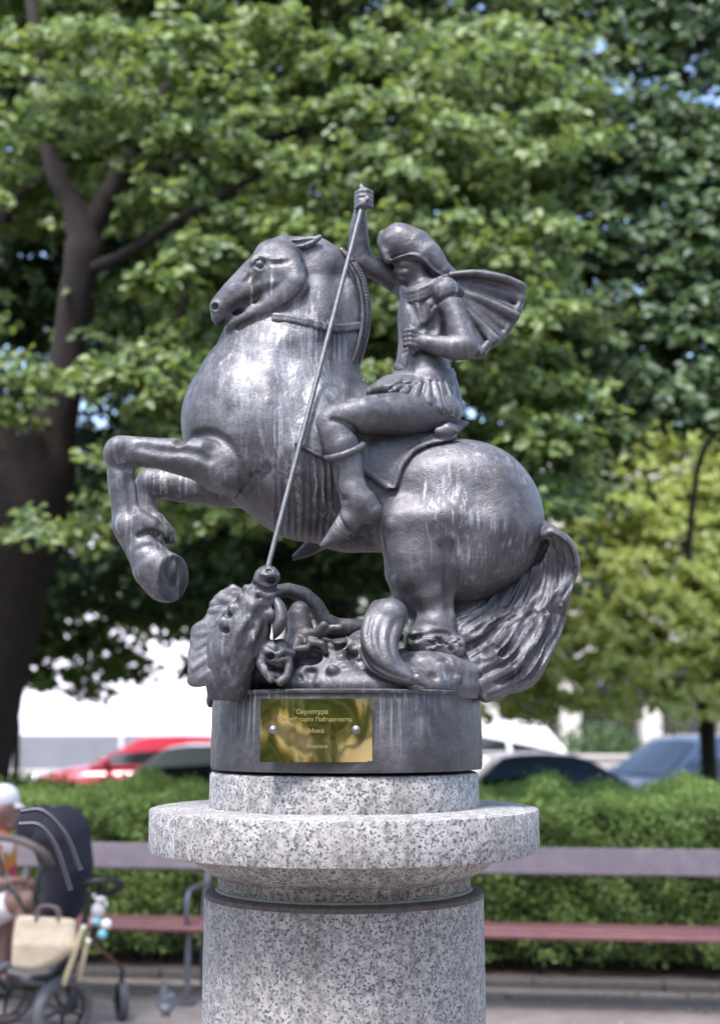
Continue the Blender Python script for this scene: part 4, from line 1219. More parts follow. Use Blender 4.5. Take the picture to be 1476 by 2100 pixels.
# ================================================================== foliage
def leaf_mat(name, dark, light, sheen=.35, trans=.35, rough=.42):
    m = bpy.data.materials.new(name); m.use_nodes = True; nt = m.node_tree
    b = nt.nodes['Principled BSDF']; out = nt.nodes['Material Output']
    g = nt.nodes.new('ShaderNodeNewGeometry')
    r = ramp(nt, g.outputs['Random Per Island'], [(.0, dark), (.55, [(a + c) / 2 for a, c in zip(dark, light)]), (1, light)])
    nt.links.new(r.outputs[0], b.inputs['Base Color'])
    b.inputs['Roughness'].default_value = rough; b.inputs['Specular IOR Level'].default_value = sheen
    t = nt.nodes.new('ShaderNodeBsdfTranslucent')
    tc = mixc(nt, .5, r.outputs[0], (light[0] * 1.5, light[1] * 1.4, light[2] * .6))
    nt.links.new(tc, t.inputs[0])
    mx = nt.nodes.new('ShaderNodeMixShader'); mx.inputs[0].default_value = trans
    nt.links.new(b.outputs[0], mx.inputs[1]); nt.links.new(t.outputs[0], mx.inputs[2]); nt.links.new(mx.outputs[0], out.inputs[0])
    return m
def unit(v): return v / (np.linalg.norm(v, axis=-1, keepdims=True) + 1e-9)
def leaf_arrays(p, d, n, L, Wd, fold=.18):
    """leaf geometry: p base points, d tip directions, n normals, per-leaf length and width"""
    d = unit(d); n = unit(n - d * (n * d).sum(-1, keepdims=True)); s = np.cross(d, n)
    L = np.asarray(L)[:, None]; Wd = np.asarray(Wd)[:, None]
    tmpl = [(0, 0, 0), (.30, -.50, 1), (.66, -.38, .8), (1, 0, -.3), (.66, .38, .8), (.30, .50, 1)]
    V = np.stack([p + d * L * a + s * Wd * b_ + n * L * fold * c for a, b_, c in tmpl], 1)
    k = len(p); base = (np.arange(k) * 6)[:, None]
    F = np.concatenate([base + np.array((0, 1, 2, 3)), base + np.array((0, 3, 4, 5))], 0)
    return V.reshape(-1, 3), F
class Leaves:
    def __init__(s): s.p = []; s.d = []; s.n = []; s.L = []; s.W = []
    def add(s, p, d, n, L, W): s.p.append(p); s.d.append(d); s.n.append(n); s.L.append(L); s.W.append(W)
    def arrays(s): return [np.concatenate(a) for a in (s.p, s.d, s.n, s.L, s.W)]
    def build(s, name, mat, parent=None):
        V, F = leaf_arrays(*s.arrays())
        o = mesh_from(name, V, F, mat, False); o['kind'] = 'stuff'
        if parent is not None: attach(o, parent)
        return o
UP = np.array((0, 0, 1.0))
def spray(lv, c, R, out, ntw=8, nl=20, L=.085, droop=.5, up=.48, twigs=None):
    """a drooping fan of leafy twigs reaching outwards"""
    out = np.array(out, float); out /= np.linalg.norm(out)
    side = np.cross(out, UP); side /= np.linalg.norm(side)
    base = np.array(c) - out * R * .65
    for k in range(ntw):
        a = rng.uniform(-1.45, 1.45); ln = R * rng.uniform(.7, 1.55)
        dr = out * math.cos(a) + side * math.sin(a) + UP * rng.uniform(-.12, .22)
        u = np.sort(rng.uniform(.18, 1, nl))[:, None]
        dz = -droop * R * u ** 2 * rng.uniform(.3, 1.1)
        p = base + dr * ln * u + UP * dz + UP * rng.uniform(-.16, .16) * R + rng.normal(0, .028, (nl, 3))
        if twigs is not None and k < 3: twigs.append([base, base + dr * ln * .5 + UP * dz[nl // 2] * .4, base + dr * ln + UP * dz[-1]])
        sg = np.where(np.arange(nl) % 2 == 0, 1, -1)[:, None]
        sd = np.cross(dr, UP)
        d = dr * .55 + sd * sg * .8 - UP * rng.uniform(.1, .9, (nl, 1)) + rng.normal(0, .25, (nl, 3))
        n = UP * up + out * (1.15 - up) + rng.normal(0, .38, (nl, 3))
        sz = L * rng.uniform(.65, 1.2, nl)
        lv.add(p, d, n, sz, sz * rng.uniform(.72, .95, nl))
M_bark = None
def bark(name, col):
    m, nt, b = new_mat(name)
    v = mapping(nt, (1, 1, .18))
    n1 = noise(nt, 34, 6, .65, v); n2 = noise(nt, 3, 3, .5, mapping(nt))
    c = ramp(nt, n1.outputs[0], [(.32, [x * .35 for x in col]), (.6, col), (.8, [x * 1.5 for x in col])]).outputs[0]
    c = mixc(nt, .5, c, ramp(nt, n2.outputs[0], [(.3, (.6, .6, .6)), (.7, (1.2, 1.15, 1.1))]).outputs[0], 'MULTIPLY')
    nt.links.new(c, b.inputs['Base Color']); b.inputs['Roughness'].default_value = .92
    bump(nt, b, n1.outputs[0], .9, .03)
    return m
M_bark = bark('bark_brown', (.026, .0155, .0135))
def limb_tube(b, rows, n=40, k=14):
    q = spline(rows, n); b.tube(q[:, :3], q[:, 3] * (1 + .05 * np.sin(np.arange(n) * 1.7)), k)
def pr(px, py, Y, r): return (*pix(px, py, Y), r * mpp(py, Y))

# ---- hedge
def hedge(u0, u1, v0, v1, zt, label):
    t = thing('clipped_hedge', label, 'hedge', row((u0 + u1) / 2, (v0 + v1) / 2, .02))
    lv = Leaves(); R3 = np.stack([RT, RN, UP], 1)
    def scatter(n, mk, nrm):
        uvw = mk(n); bump_ = .07 * np.sin(uvw[:, 0] * 9 + uvw[:, 2] * 7) * np.sin(uvw[:, 2] * 13 + uvw[:, 0] * 3) + .04 * np.sin(uvw[:, 0] * 17 + 3 * uvw[:, 1] + uvw[:, 2] * 11) + rng.normal(0, .035, n)
        uvw = uvw + np.array(nrm) * bump_[:, None]
        p = B0 + uvw @ R3.T
        nn = (np.array(nrm) @ R3.T) + rng.normal(0, .55, (n, 3)) + UP * .35
        d = rng.normal(0, 1, (n, 3)) + UP * .25 + (np.array(nrm) @ R3.T) * .3
        sz = rng.uniform(.020, .038, n)
        lv.add(p, d, nn, sz, sz * .66)
    W = u1 - u0
    def front(n):
        z = .10 + (zt - .08) * rng.random(n) ** .85
        return np.stack([rng.uniform(u0, u1, n), v0 + .10 * np.clip((.35 - z) / .3, 0, 1) + .06 * np.clip((z - zt + .12) / .12, 0, 1) ** 2, z], 1)
    scatter(int(W * 6200), front, (0, -1, 0))
    scatter(int(W * (v1 - v0) * 2600), lambda n: np.stack([rng.uniform(u0, u1, n), rng.uniform(v0, v1, n), np.full(n, zt - .02)], 1), (0, 0, 1))
    scatter(int(W * 500), lambda n: np.stack([rng.uniform(u0, u1, n), np.full(n, v1), zt * rng.random(n)], 1), (0, 1, 0))
    lv.build('foliage', leaf_mat('hedge_leaf', (.065, .125, .034), (.26, .36, .115), .35, .42), t)
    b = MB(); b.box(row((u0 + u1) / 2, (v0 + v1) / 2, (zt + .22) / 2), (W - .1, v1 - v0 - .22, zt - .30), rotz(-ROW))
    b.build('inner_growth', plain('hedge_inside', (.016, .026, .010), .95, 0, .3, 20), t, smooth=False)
    b = MB()
    for i in range(int(W * 7)):
        u = rng.uniform(u0, u1); v = v0 + rng.uniform(.08, .3)
        b.tube([row(u, v, .0), row(u + rng.uniform(-.08, .08), v - .03, .2), row(u + rng.uniform(-.15, .15), v - .02, .45)], [.011, .009, .006], 5)
    o = b.build('stems', M_bark, t); o['kind'] = 'stuff'
    return t
hedge(-5.6, 7.2, KV + .30, KV + 2.55, 1.12, 'clipped green hedge running behind the benches and the pedestal')

# ---- trees
def tree(label, loc, trunks, sprays, leafm, name='leafy_tree', extra=None, twig=True, nleaf=0, **kw):
    t = thing(name, label, 'tree', loc)
    b = MB(); limb_tube(b, trunks[0]); b.build('trunk', M_bark, t)
    for rows in trunks[1:]:
        b = MB(); limb_tube(b, rows, 24, 10); b.build('limb', M_bark, t)
    lv = Leaves(); tw = [] if twig else None
    for sp in sprays:
        spray(lv, *sp[:3], twigs=tw, **{**kw, **(sp[3] if len(sp) > 3 else {})})
    if extra: extra(lv)
    o = lv.build('crown', leafm, t)
    if tw:
        b = MB()
        for q in tw: b.tube(q, [.010, .007, .003], 4, False)
        o = b.build('twigs', M_bark, t); o['kind'] = 'stuff'
    return t
def ow(x=0.0): return (x + rng.uniform(-.5, .5), -1, 0)
def front_Y(py): 
    """front of the big crown: lowest sprays reach nearest"""
    return 8.0 + max(0, (1000 - py)) / 1000 * 2.4

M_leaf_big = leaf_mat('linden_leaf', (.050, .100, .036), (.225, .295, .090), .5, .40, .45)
M_leaf_dark = leaf_mat('shade_leaf', (.026, .060, .026), (.105, .165, .060), .5, .36, .45)  # darker leaf copy: deep shade put into the colour
M_leaf_lit = leaf_mat('sunlit_leaf', (.22, .29, .075), (.52, .57, .20), .45, .46, .42)  # paler leaf copy: sunlight painted into the leaf colour
M_leaf_low = leaf_mat('street_tree_leaf', (.065, .125, .032), (.20, .28, .075), .5, .40, .4)

# big tree whose leaning trunk stands at the left edge
near = [(540, 300, 95), (620, 330, 90), (500, 230, 60), (420, 150, 100), (330, 120, 90), (250, 190, 100), (640, 60, 120), (560, 30, 90), (400, 510, 70), (440, 500, 50), (350, 560, 60), (330, 380, 80), (640, 450, 110), (560, 420, 80),
        (900, 110, 130), (1010, 60, 130), (1090, 120, 110), (1000, 230, 140), (900, 260, 110), (1100, 300, 90), (820, 200, 90), (860, 430, 110), (820, 350, 80), (1060, 520, 110), (1130, 460, 80), (1000, 600, 90), (120, 180, 100), (60, 60, 110), (200, 60, 100),
        (760, 300, 80), (700, 200, 70), (720, 90, 80), (1090, 640, 70), (960, 700, 80), (260, 760, 80), (330, 730, 70), (220, 760, 50), (380, 800, 60), (310, 830, 50), (1180, 230, 80)]
sp = []
for px, py, r in near:
    Y = front_Y(py) - .25 + rng.uniform(-.2, .2)
    c = pix(px, py, Y); R = r * mpp(py, Y) * 1.15
    sp.append((c, R, ow(), dict(ntw=11, nl=24)))
gaps = [(150, 310, 70), (520, 330, 30), (980, 450, 60), (900, 530, 50), (1210, 420, 70), (1300, 600, 60), (130, 640, 110), (230, 880, 90), (70, 900, 120), (60, 500, 90)]
def in_gap(px, py, k=1.0): return any((px - a) ** 2 + (py - b_) ** 2 < (k * r) ** 2 for a, b_, r in gaps)
for _ in range(620):
    px, py = rng.uniform(-160, 1180), rng.uniform(-260, 1060)
    if in_gap(px, py): continue
    if px < 420 and py > 420 and rng.random() < .60: continue
    if py > 650 and 380 < px < 900 and rng.random() < .35: continue
    Y = front_Y(py) + rng.uniform(.3, 2.6)
    sp.append((pix(px, py, Y), rng.uniform(.36, .62), ow(), dict(ntw=9, nl=21)))
for _ in range(200):     # crown above the picture, shading the walk below
    px, py = rng.uniform(-500, 900), rng.uniform(-900, -180)
    Y = front_Y(py) + rng.uniform(-.4, 3)
    sp.append((pix(px, py, Y), rng.uniform(.5, .9), ow(), dict(ntw=8, nl=16, L=.13)))
for px, py, r in ((110, 250, 80), (250, 260, 80), (180, 190, 80), (330, 190, 80), (420, 80, 80), (60, 130, 90), (380, 270, 60), (300, 60, 90), (140, 60, 90)):
    sp.append((pix(px, py, 9.0 + rng.uniform(-.2, .2)), r * mpp(py, 9.0) * 1.1, ow(), dict(ntw=9, nl=20)))
for _ in range(52):     # boughs overhanging the walk, above the picture: their shade falls on bench and pram
    Y = rng.uniform(5.0, 6.3); R = rng.uniform(.4, .6); z = 1.65 + Y * .548 + R + rng.uniform(.05, .7)
    sp.append((np.array((rng.uniform(-4.5, 4.0), Y, z)), R, ow(), dict(ntw=9, nl=20)))
tb = pix(-150, 1620, 10.6); tb[2] = 0
trk = [[(*tb, .46), pr(-40, 1350, 10.5, 105), pr(10, 1150, 10.4, 105), pr(70, 1000, 10.3, 82), pr(112, 870, 10.2, 48), pr(145, 700, 10.1, 37), pr(165, 560, 10.0, 37), pr(172, 490, 10.0, 36), pr(150, 420, 10.0, 24), pr(110, 340, 10.0, 20), pr(80, 180, 10.1, 16), pr(60, -100, 10.2, 9)],
       [pr(170, 500, 10.0, 28), pr(205, 430, 10.0, 24), pr(240, 370, 10.0, 20), pr(300, 250, 10.1, 18), pr(420, 60, 10.2, 11)],
       [pr(30, 1080, 10.4, 70), pr(-10, 950, 10.5, 60), pr(-40, 800, 10.6, 50), pr(-70, 600, 10.7, 40), pr(-90, 300, 10.8, 26)],
       [pr(165, 560, 10.0, 16), pr(260, 520, 9.8, 12), pr(420, 420, 9.6, 9), pr(640, 300, 9.7, 6)],
       [pr(240, 380, 10.0, 14), pr(480, 300, 10.4, 11), pr(760, 240, 10.8, 9), pr(1050, 150, 10.9, 6)],
       [pr(150, 760, 10.1, 12), pr(300, 720, 9.6, 9), pr(360, 670, 9.4, 6), pr(380, 600, 9.3, 4)],
       [pr(10, 450, 10.7, 14), pr(40, 400, 10.5, 9), pr(90, 370, 10.4, 6)]]
big = tree('huge linden with a thick forked brown trunk leaning over the pram', tb, trk, sp, M_leaf_big, L=.086)

# dark tree behind, filling the middle and upper right
sp = []
for _ in range(560):
    px, py = rng.uniform(380, 1640), rng.uniform(-120, 1180)
    if px > 1230 and py > 820: continue
    if px > 1050 and py > 1020: continue
    if px > 980 and py < -40: continue
    if in_gap(px, py, .75) and px > 1000: continue
    Y = rng.uniform(11.6, 14.2 if px < 900 else 12.4) - .0006 * (py - 400)
    sp.append((pix(px, py, Y), rng.uniform(.5, .85), ow(), {}))
for _ in range(130):
    px, py = rng.uniform(1080, 1580), rng.uniform(-60, 860)
    if in_gap(px, py): continue
    Y = 10.6 + max(0, 900 - py) / 1000 * 1.6
    sp.append((pix(px, py, Y), rng.uniform(.35, .55), ow(-.2), {}))
tb = pix(690, 1560, 13.2); tb[2] = 0
trk = [[(*tb, .26), pr(690, 1300, 13.2, 44), pr(700, 1000, 13.2, 36), pr(740, 600, 13.2, 26), pr(800, 100, 13.2, 12)],
       [pr(700, 980, 13.2, 26), pr(900, 700, 13.0, 18), pr(1150, 500, 12.8, 10), pr(1350, 420, 12.7, 5)],
       [pr(720, 800, 13.2, 22), pr(560, 520, 13.0, 14), pr(420, 300, 12.9, 7)],
       [pr(760, 500, 13.2, 16), pr(1000, 250, 13.0, 12), pr(1300, 80, 12.8, 6)]]
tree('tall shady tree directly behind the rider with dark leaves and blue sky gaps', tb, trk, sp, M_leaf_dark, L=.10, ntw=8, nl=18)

# bright tree on the right, its stem beside the grey blue car
sp = []
for _ in range(330):
    px, py = rng.uniform(1010, 1660), rng.uniform(800, 1450)
    if px < 1220 and py < 1060: continue
    if py > 1400 and rng.random() < .6: continue
    d = ((px - 1400) / 330) ** 2
    Y = 17.4 + .5 * d - 2.4 * (py - 820) / 600 + rng.uniform(0, 1.0)
    sp.append((pix(px, py, Y), rng.uniform(.4, .65), ow(-.2), {}))
tb = pix(1452, 1600, 16.4); tb[2] = street_z(16.4)
trk = [[(*tb, .115), pr(1449, 1500, 16.4, 17), pr(1438, 1400, 16.4, 19), pr(1420, 1300, 16.4, 16), pr(1402, 1180, 16.5, 10), pr(1396, 1090, 16.6, 4)],
       [pr(1432, 1380, 16.4, 13), pr(1380, 1330, 16.2, 9), pr(1280, 1240, 16.0, 5)],
       [pr(1440, 1390, 16.4, 12), pr(1500, 1250, 16.4, 9), pr(1560, 1050, 16.5, 5)],
       [pr(1404, 1180, 16.5, 8), pr(1430, 960, 15.9, 7), pr(1476, 885, 15.2, 6), pr(1560, 860, 15.0, 5)]]
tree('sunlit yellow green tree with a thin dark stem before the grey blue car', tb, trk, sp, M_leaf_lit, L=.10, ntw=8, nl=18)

# dark tree filling the depth behind the big trunk
sp = []
for _ in range(900):
    px, py = rng.uniform(-260, 620), rng.uniform(-200, 1240)
    if rng.random() < .25 and py > 600: continue
    if ((px - 330) / 120) ** 2 + ((py - 1020) / 220) ** 2 < 1 and rng.random() < .6: continue
    Y = rng.uniform(12.4, 15.5)
    sp.append((pix(px, py, Y), rng.uniform(.45, .8), ow(), {}))
tb = pix(-260, 1560, 14); tb[2] = street_z(14)
trk = [[(*tb, .24), pr(-250, 1200, 14, 42), pr(-200, 800, 14, 34), pr(-120, 300, 14, 18)],
       [pr(-230, 1000, 14, 24), pr(60, 800, 13.8, 16), pr(360, 640, 13.6, 8)], [pr(-200, 760, 14, 22), pr(80, 420, 13.8, 14), pr(420, 180, 13.6, 7)]]
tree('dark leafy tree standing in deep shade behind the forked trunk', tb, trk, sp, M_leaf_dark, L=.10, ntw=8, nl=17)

# lower tree at the left, its thin stem before the white building
sp = []
for _ in range(150):
    px, py = rng.uniform(-220, 470), rng.uniform(1010, 1425)
    if py > 1425 - 110 * max(0, (px - 120) / 300) ** 1.2: continue
    if 300 < px and py > 1270: continue
    Y = 14.5 + max(0, 1250 - py) / 300 * .7 + rng.uniform(0, 1.8)
    if rng.random() < .12 * (py < 1250): continue
    sp.append((pix(px, py, Y), rng.uniform(.34, .55), ow(.2), {}))
for px, py in ((405, 1345), (398, 1375), (310, 1270), (330, 1300), (420, 1290)): sp.append((pix(px, py, 14.6), .16, ow(), dict(ntw=4, nl=8)))
tb = pix(36, 1600, 15.2); tb[2] = street_z(15.2)
trk = [[(*tb, .045), pr(35, 1520, 15.2, 6.5), pr(36, 1430, 15.2, 6), pr(60, 1300, 15.2, 6), pr(110, 1100, 15.2, 3)],
       [pr(40, 1400, 15.2, 4), pr(160, 1320, 15.2, 3.5), pr(300, 1220, 15.2, 2)]]
tree('young street tree with thin stem, its low crown fringing the white building', tb, trk, sp, M_leaf_low, L=.10, ntw=7, nl=16)

# middle-distance tree seen through the gap under the horse
sp = []
for _ in range(150):
    px, py = rng.uniform(150, 1010), rng.uniform(860, 1330)
    if py > 1300 - .0 * px and px < 430: continue
    sp.append((pix(px, py, rng.uniform(16.5, 20)), rng.uniform(.5, .9), ow(), {}))
tb = pix(600, 1580, 18); tb[2] = cz(18)
trk = [[(*tb, .13), pr(600, 1350, 18, 18), pr(590, 1100, 18, 14), pr(600, 800, 18, 7)], [pr(596, 1200, 18, 9), pr(480, 1050, 18, 5)], [pr(596, 1200, 18, 9), pr(760, 1000, 18, 5)]]
tree('dim green tree seen under the belly of the bronze horse', tb, trk, sp, M_leaf_low, L=.13, ntw=7, nl=14)
# shrubs beyond the street on the right
for px, Y, R, lab in ((1225, 35, 1.3, 'larger dark round shrub behind the low beige wall, nearer the white estate car'), (1390, 36, 1.0, 'smaller dark shrub behind the low beige wall, beside the thin dark tree stem')):
    c = pix(px, 1530, Y); c[2] = .05
    t = thing('round_shrub', lab, 'shrub', c)
    lv = Leaves()
    n = 1500; q = unit(rng.normal(0, 1, (n, 3))); q[:, 2] = np.abs(q[:, 2])
    lv.add(c + q * R * rng.uniform(.7, 1.05, (n, 1)) * (1.2, 1, 1.15), q + rng.normal(0, .5, (n, 3)), q + rng.normal(0, .3, (n, 3)), rng.uniform(.1, .18, n), rng.uniform(.08, .13, n))
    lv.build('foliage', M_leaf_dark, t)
    b = MB(); b.tube([c, c + (0, 0, .9)], [.08, .03], 8); b.build('stem', M_bark, t)

# wood on the far side of the park, behind the viewer: mirrored in the brass and bronze
lv = Leaves(); n = 14000
an = rng.uniform(math.pi * 1.02, math.pi * 1.98, n); rd = rng.uniform(13, 18, n)
q = np.stack([rd * np.cos(an), 3 + rd * np.sin(an), np.abs(rng.normal(0, 1, n)) * 2.2 + rng.uniform(.2, 4.5, n) + 1.2 * np.sin(an * 9)], 1); q[:, 2] = np.clip(q[:, 2], .1, 9)
nn = np.stack([-np.cos(an), -np.sin(an), np.full(n, .5)], 1)
lv.add(q, rng.normal(0, 1, (n, 3)), nn + rng.normal(0, .5, (n, 3)), rng.uniform(.35, .7, n), rng.uniform(.3, .5, n))
lv.build('far_wood', M_leaf_big)
# ================================================================== pram, bag, toys, person, pigeon, litter
PY = 7.2
def q_(px, py, d=0.0): return pix(px, py, PY - d)
def qr(px, py, d, r): return (*pix(px, py, PY - d), r * mpp(py, PY - d))
M_navy = plain('navy_canvas', (.011, .010, .021), .85, 0, .35, 25, .4)
M_black = plain('black_plastic', (.014, .014, .017), .45)
M_gold = plain('champagne_metal', (.78, .72, .50), .30, .7, .08, 20)
M_copper = plain('copper_metal', (.30, .16, .12), .35, .8, .1, 20)
M_leath = plain('brown_leatherette', (.10, .075, .072), .55, 0, .15, 40)
M_tyreg = plain('grey_tyre', (.085, .088, .10), .8, 0, .2, 40)
pz = pix(131, 2098, PY); pram = thing('pram', 'dark navy pram with raised hood, copper frame and spoked wheels by the bench', 'pram', (pz[0], PY, 0))
def wheel(px, Y, R, axis, rimm, spokes, name='wheel'):
    c = pix(px, 2040, Y); c[2] = R
    w = R * .22
    b = MB(); b.lathe([(R * .80, -w), (R * .93, -w), (R, -w * .5), (R, w * .5), (R * .93, w), (R * .80, w)], c, 40, axis=axis, cap=False)
    o = b.build(name, M_tyreg, pram)
    b = MB(); b.lathe([(R * .70, -w * .5), (R * .82, -w * .9), (R * .82, w * .9), (R * .70, w * .5), (R * .68, 0)], c, 40, axis=axis, cap=False); b.build('rim', rimm, o)
    a = np.array(axis, float); a /= np.linalg.norm(a)
    e1 = np.cross(a, (0, 0, 1)); e1 /= np.linalg.norm(e1); e2 = np.cross(a, e1)
    b = MB()
    for k in range(spokes):
        an = 2 * math.pi * k / spokes + .4
        b.tube([c + (e1 * math.cos(an) + e2 * math.sin(an)) * R * .12, c + (e1 * math.cos(an) + e2 * math.sin(an)) * R * .72], [R * .08, R * .045], 6)
        b.build('spoke', M_black, o); b = MB()
    b.lathe([(R * .02, -w), (R * .16, -w), (R * .16, w), (R * .02, w)], c, 14, axis=axis); b.build('hub', M_black, o)
    return c
ax = (-.66, .75, 0)
wa = wheel(131, 7.2, .165, ax, M_leath, 5)
wb = wheel(14, 7.62, .165, ax, M_leath, 5)
wc = wheel(250, 7.72, .105, (.93, .36, 0), M_black, 5)
wd = wheel(150, 8.02, .105, (.93, .36, 0), M_black, 5)
b = MB(); b.tube([wa, wb], .012, 8); b.build('axle', M_black, pram)
hubA = q_(158, 1905, .10)
for (p0, p1, nm) in ((q_(172, 1900, .24), wa + (.01, -.05, .14), 1), (q_(181, 1928, .14), wa + (.06, .04, .12), 1)):
    b = MB(); b.tube([p0, p1], .0155, 10, True, 1.0); b.build('leg', M_gold, pram)
for p0, p1 in ((pix(179, 1922, 7.30), wc + (0, 0, .17)), (pix(205, 1918, 7.65), wd + (.02, 0, .17))):
    b = MB(); b.tube([p0, p1], .010, 8); b.build('leg', M_copper, pram)
for c in (wc, wd):
    b = MB(); b.tube([c + (0, 0, .18), c + (.0, -.02, .10), c + (-.035, -.03, .0)], .012, 8); b.build('fork', M_black, pram)
b = MB(); b.tube(spline([pix(160, 1925, 7.3), pix(176, 1880, 7.3), pix(180, 1828, 7.3)], 8), .016, 10); b.build('handle_post', M_black, pram); b = MB(); b.tube(spline([pix(185, 1930, 7.62), pix(200, 1880, 7.62), pix(204, 1826, 7.62)], 8), .016, 10); b.build('handle_post', M_black, pram)
b = MB(); b.tube(spline([pix(172, 1816, 7.28), pix(190, 1808, 7.22), pix(225, 1806, 7.25), pix(248, 1811, 7.38), pix(250, 1817, 7.5), pix(228, 1830, 7.6), pix(205, 1830, 7.64)], 26), .0165, 10); b.build('handlebar', M_black, pram)
b = MB(); b.tube(spline([pix(-20, 1716, 7.15), pix(20, 1719, 7.1), pix(52, 1727, 7.05), pix(82, 1743, 7.05), pix(97, 1758, 7.08), pix(105, 1772, 7.15)], 24), .021, 12, True); b.build('bumper_bar', M_leath, pram)
# hood and seat shell
cl = Clay(q_(5, 1915, .0) - [0, .05, 0], q_(215, 1625, 0) + [0, .62, 0], .0065)
cl.limb([qr(88, 1698, -.24, 46), qr(124, 1712, -.24, 60), qr(140, 1775, -.24, 51), qr(128, 1850, -.24, 44)], .05, 1.5)
cl.limb([qr(60, 1685, -.24, 24), qr(52, 1708, -.24, 16)], .03, 2.2)
cl.ell(pix(30, 1800, PY + .22), (.13, .20, .22), roty(.35), .02, '-')
for pts in ([(48, 1668), (90, 1672), (130, 1720), (158, 1790)], [(36, 1694), (78, 1700), (112, 1745), (140, 1830)], [(84, 1650), (130, 1672), (160, 1735), (176, 1790)]):
    groove(cl, pts, 9, 7, .010); groove(cl, [(x + 8, y - 7) for x, y in pts], 8, 6, .008, along='+')
groove(cl, [(96, 1790), (102, 1830), (104, 1868)], 8, 4, .012)
groove(cl, [(120, 1830), (140, 1846), (165, 1820)], 8, 4, .012)
hood = cl.build('hood', M_navy, pram)
M_pipe = plain('grey_piping', (.026, .025, .036), .6)
for pts in ([(44, 1664), (90, 1664), (136, 1712), (166, 1785)], [(40, 1690), (84, 1694), (118, 1740), (146, 1826)]):
    b = MB(); b.tube([surf(cl, x, y, .002) for x, y in spline(pts, 26)], .006, 6); b.build('piping', M_pipe, hood)
b = MB(); b.tube(spline([pix(98, 1762, 7.12), pix(80, 1800, 7.1), pix(72, 1850, 7.12), pix(95, 1890, 7.15), pix(150, 1895, 7.2)], 16), .014, 8); b.build('seat_rail', M_black, pram)
cl = Clay(q_(-10, 2045, 0.05) - [0, .05, 0], q_(175, 1930, 0) + [0, .6, 0], .007)
cl.limb([qr(15, 1990, -.28, 22), qr(60, 1998, -.28, 26), qr(115, 1992, -.26, 24), qr(150, 1955, -.24, 18)], .03, 2.0)
cl.limb([qr(30, 2012, -.20, 6), qr(60, 2016, -.12, 6), qr(95, 2020, -.05, 6)], .02)
cl.build('basket', M_black, pram)

# beige tote on the pram's side
M_tote = plain('beige_canvas', (.40, .335, .25), .8, 0, .12, 18, .5)
tote = thing('tote_bag', 'crumpled beige tote bag hung on the side of the pram', 'bag', q_(85, 1990, .16))
cl = Clay(q_(10, 2005, .3) - [0, .05, 0], q_(170, 1865, .0) + [0, .2, 0], .0045)
cl.limb([qr(48, 1893, .12, 13), qr(140, 1898, .12, 13)], .01, .8)
for i, f in enumerate(np.linspace(0, 1, 9)):
    cl.limb([qr(46 + 100 * f, 1890 + 8 * f, .12, 11), qr(38 + 102 * f, 1938 + 2 * f, .14, 19), qr(34 + 98 * f, 1972 + 8 * math.sin(f * 3) - 26 * f * f, .15, 14)], .02, .9)
for pts in ([(60, 1890), (75, 1930), (110, 1950)], [(100, 1885), (104, 1925), (130, 1940)], [(40, 1940), (70, 1960), (100, 1985)], [(130, 1895), (120, 1930), (90, 1950)]): groove(cl, pts, 8, 3, .012)
for pts in ([(70, 1900), (58, 1935), (62, 1968)], [(88, 1905), (110, 1925), (96, 1955)], [(118, 1890), (128, 1915), (122, 1945)]): groove(cl, pts, 10, 5, .016)
for pts in ([(50, 1925), (85, 1938), (118, 1950)], [(70, 1975), (95, 1960), (130, 1930)]): groove(cl, pts, 8, 4, .012, along='+')
cl.build('bag_body', M_tote, tote)
for dx, dd in ((0, .15), (6, .09)):
    b = MB(); b.tube(spline([q_(74 + dx, 1890, dd), q_(76 + dx, 1868, dd), q_(86 + dx, 1858, dd), q_(104 + dx, 1859, dd), q_(116 + dx, 1866, dd), q_(120 + dx, 1888, dd)], 20), .008, 8); b.build('handle', M_leath, tote)

# toys hung from the handle
M_plush = plain('grey_plush', (.42, .40, .42), .95, 0, .2, 60, .6)
ty = thing('plush_toy', 'small grey plush toy dangling below the handle of the pram', 'toy', pix(203, 1865, 7.2))
cl = Clay(pix(180, 1895, 7.2) - [0, .08, 0], pix(228, 1832, 7.2) + [0, .08, 0], .003)
cl.ell(pix(202, 1868, 7.2), (.036, .03, .042), None, .01); cl.ell(pix(206, 1846, 7.2), (.024, .022, .022), None, .008)
cl.limb([qr(196, 1842, 0, 3), qr(192, 1832, 0, 4)], .004); cl.limb([qr(214, 1842, 0, 3), qr(219, 1856, 0, 4)], .004); cl.limb([qr(195, 1880, 0, 5), qr(190, 1890, 0, 5)], .005)
cl.build('toy_body', M_plush, ty)
M_cyan = plain('cyan_cloth', (.16, .42, .50), .7, 0, .1, 40)
ty = thing('rattle', 'white and pale blue rattle hanging under the plush toy', 'toy', pix(210, 1905, 7.18))
for c_, rr_, m_, nm in (((219, 1895), .027, plain('white_plastic', (.75, .74, .76), .4), 'ball'), ((211, 1916), .026, M_cyan, 'ball'), ((198, 1891), .020, M_cyan, 'bow')):
    b = MB(); b.lathe([(rr_ * math.sin(a) + 1e-4, -rr_ * math.cos(a)) for a in np.linspace(0, math.pi, 12)], pix(*c_, 7.18), 18); b.build(nm, m_, ty, angle=180)
b = MB(); b.tube([pix(206, 1884, 7.18), pix(210, 1900, 7.18), pix(211, 1910, 7.18)], .004, 6); b.build('cord', M_plush, ty)

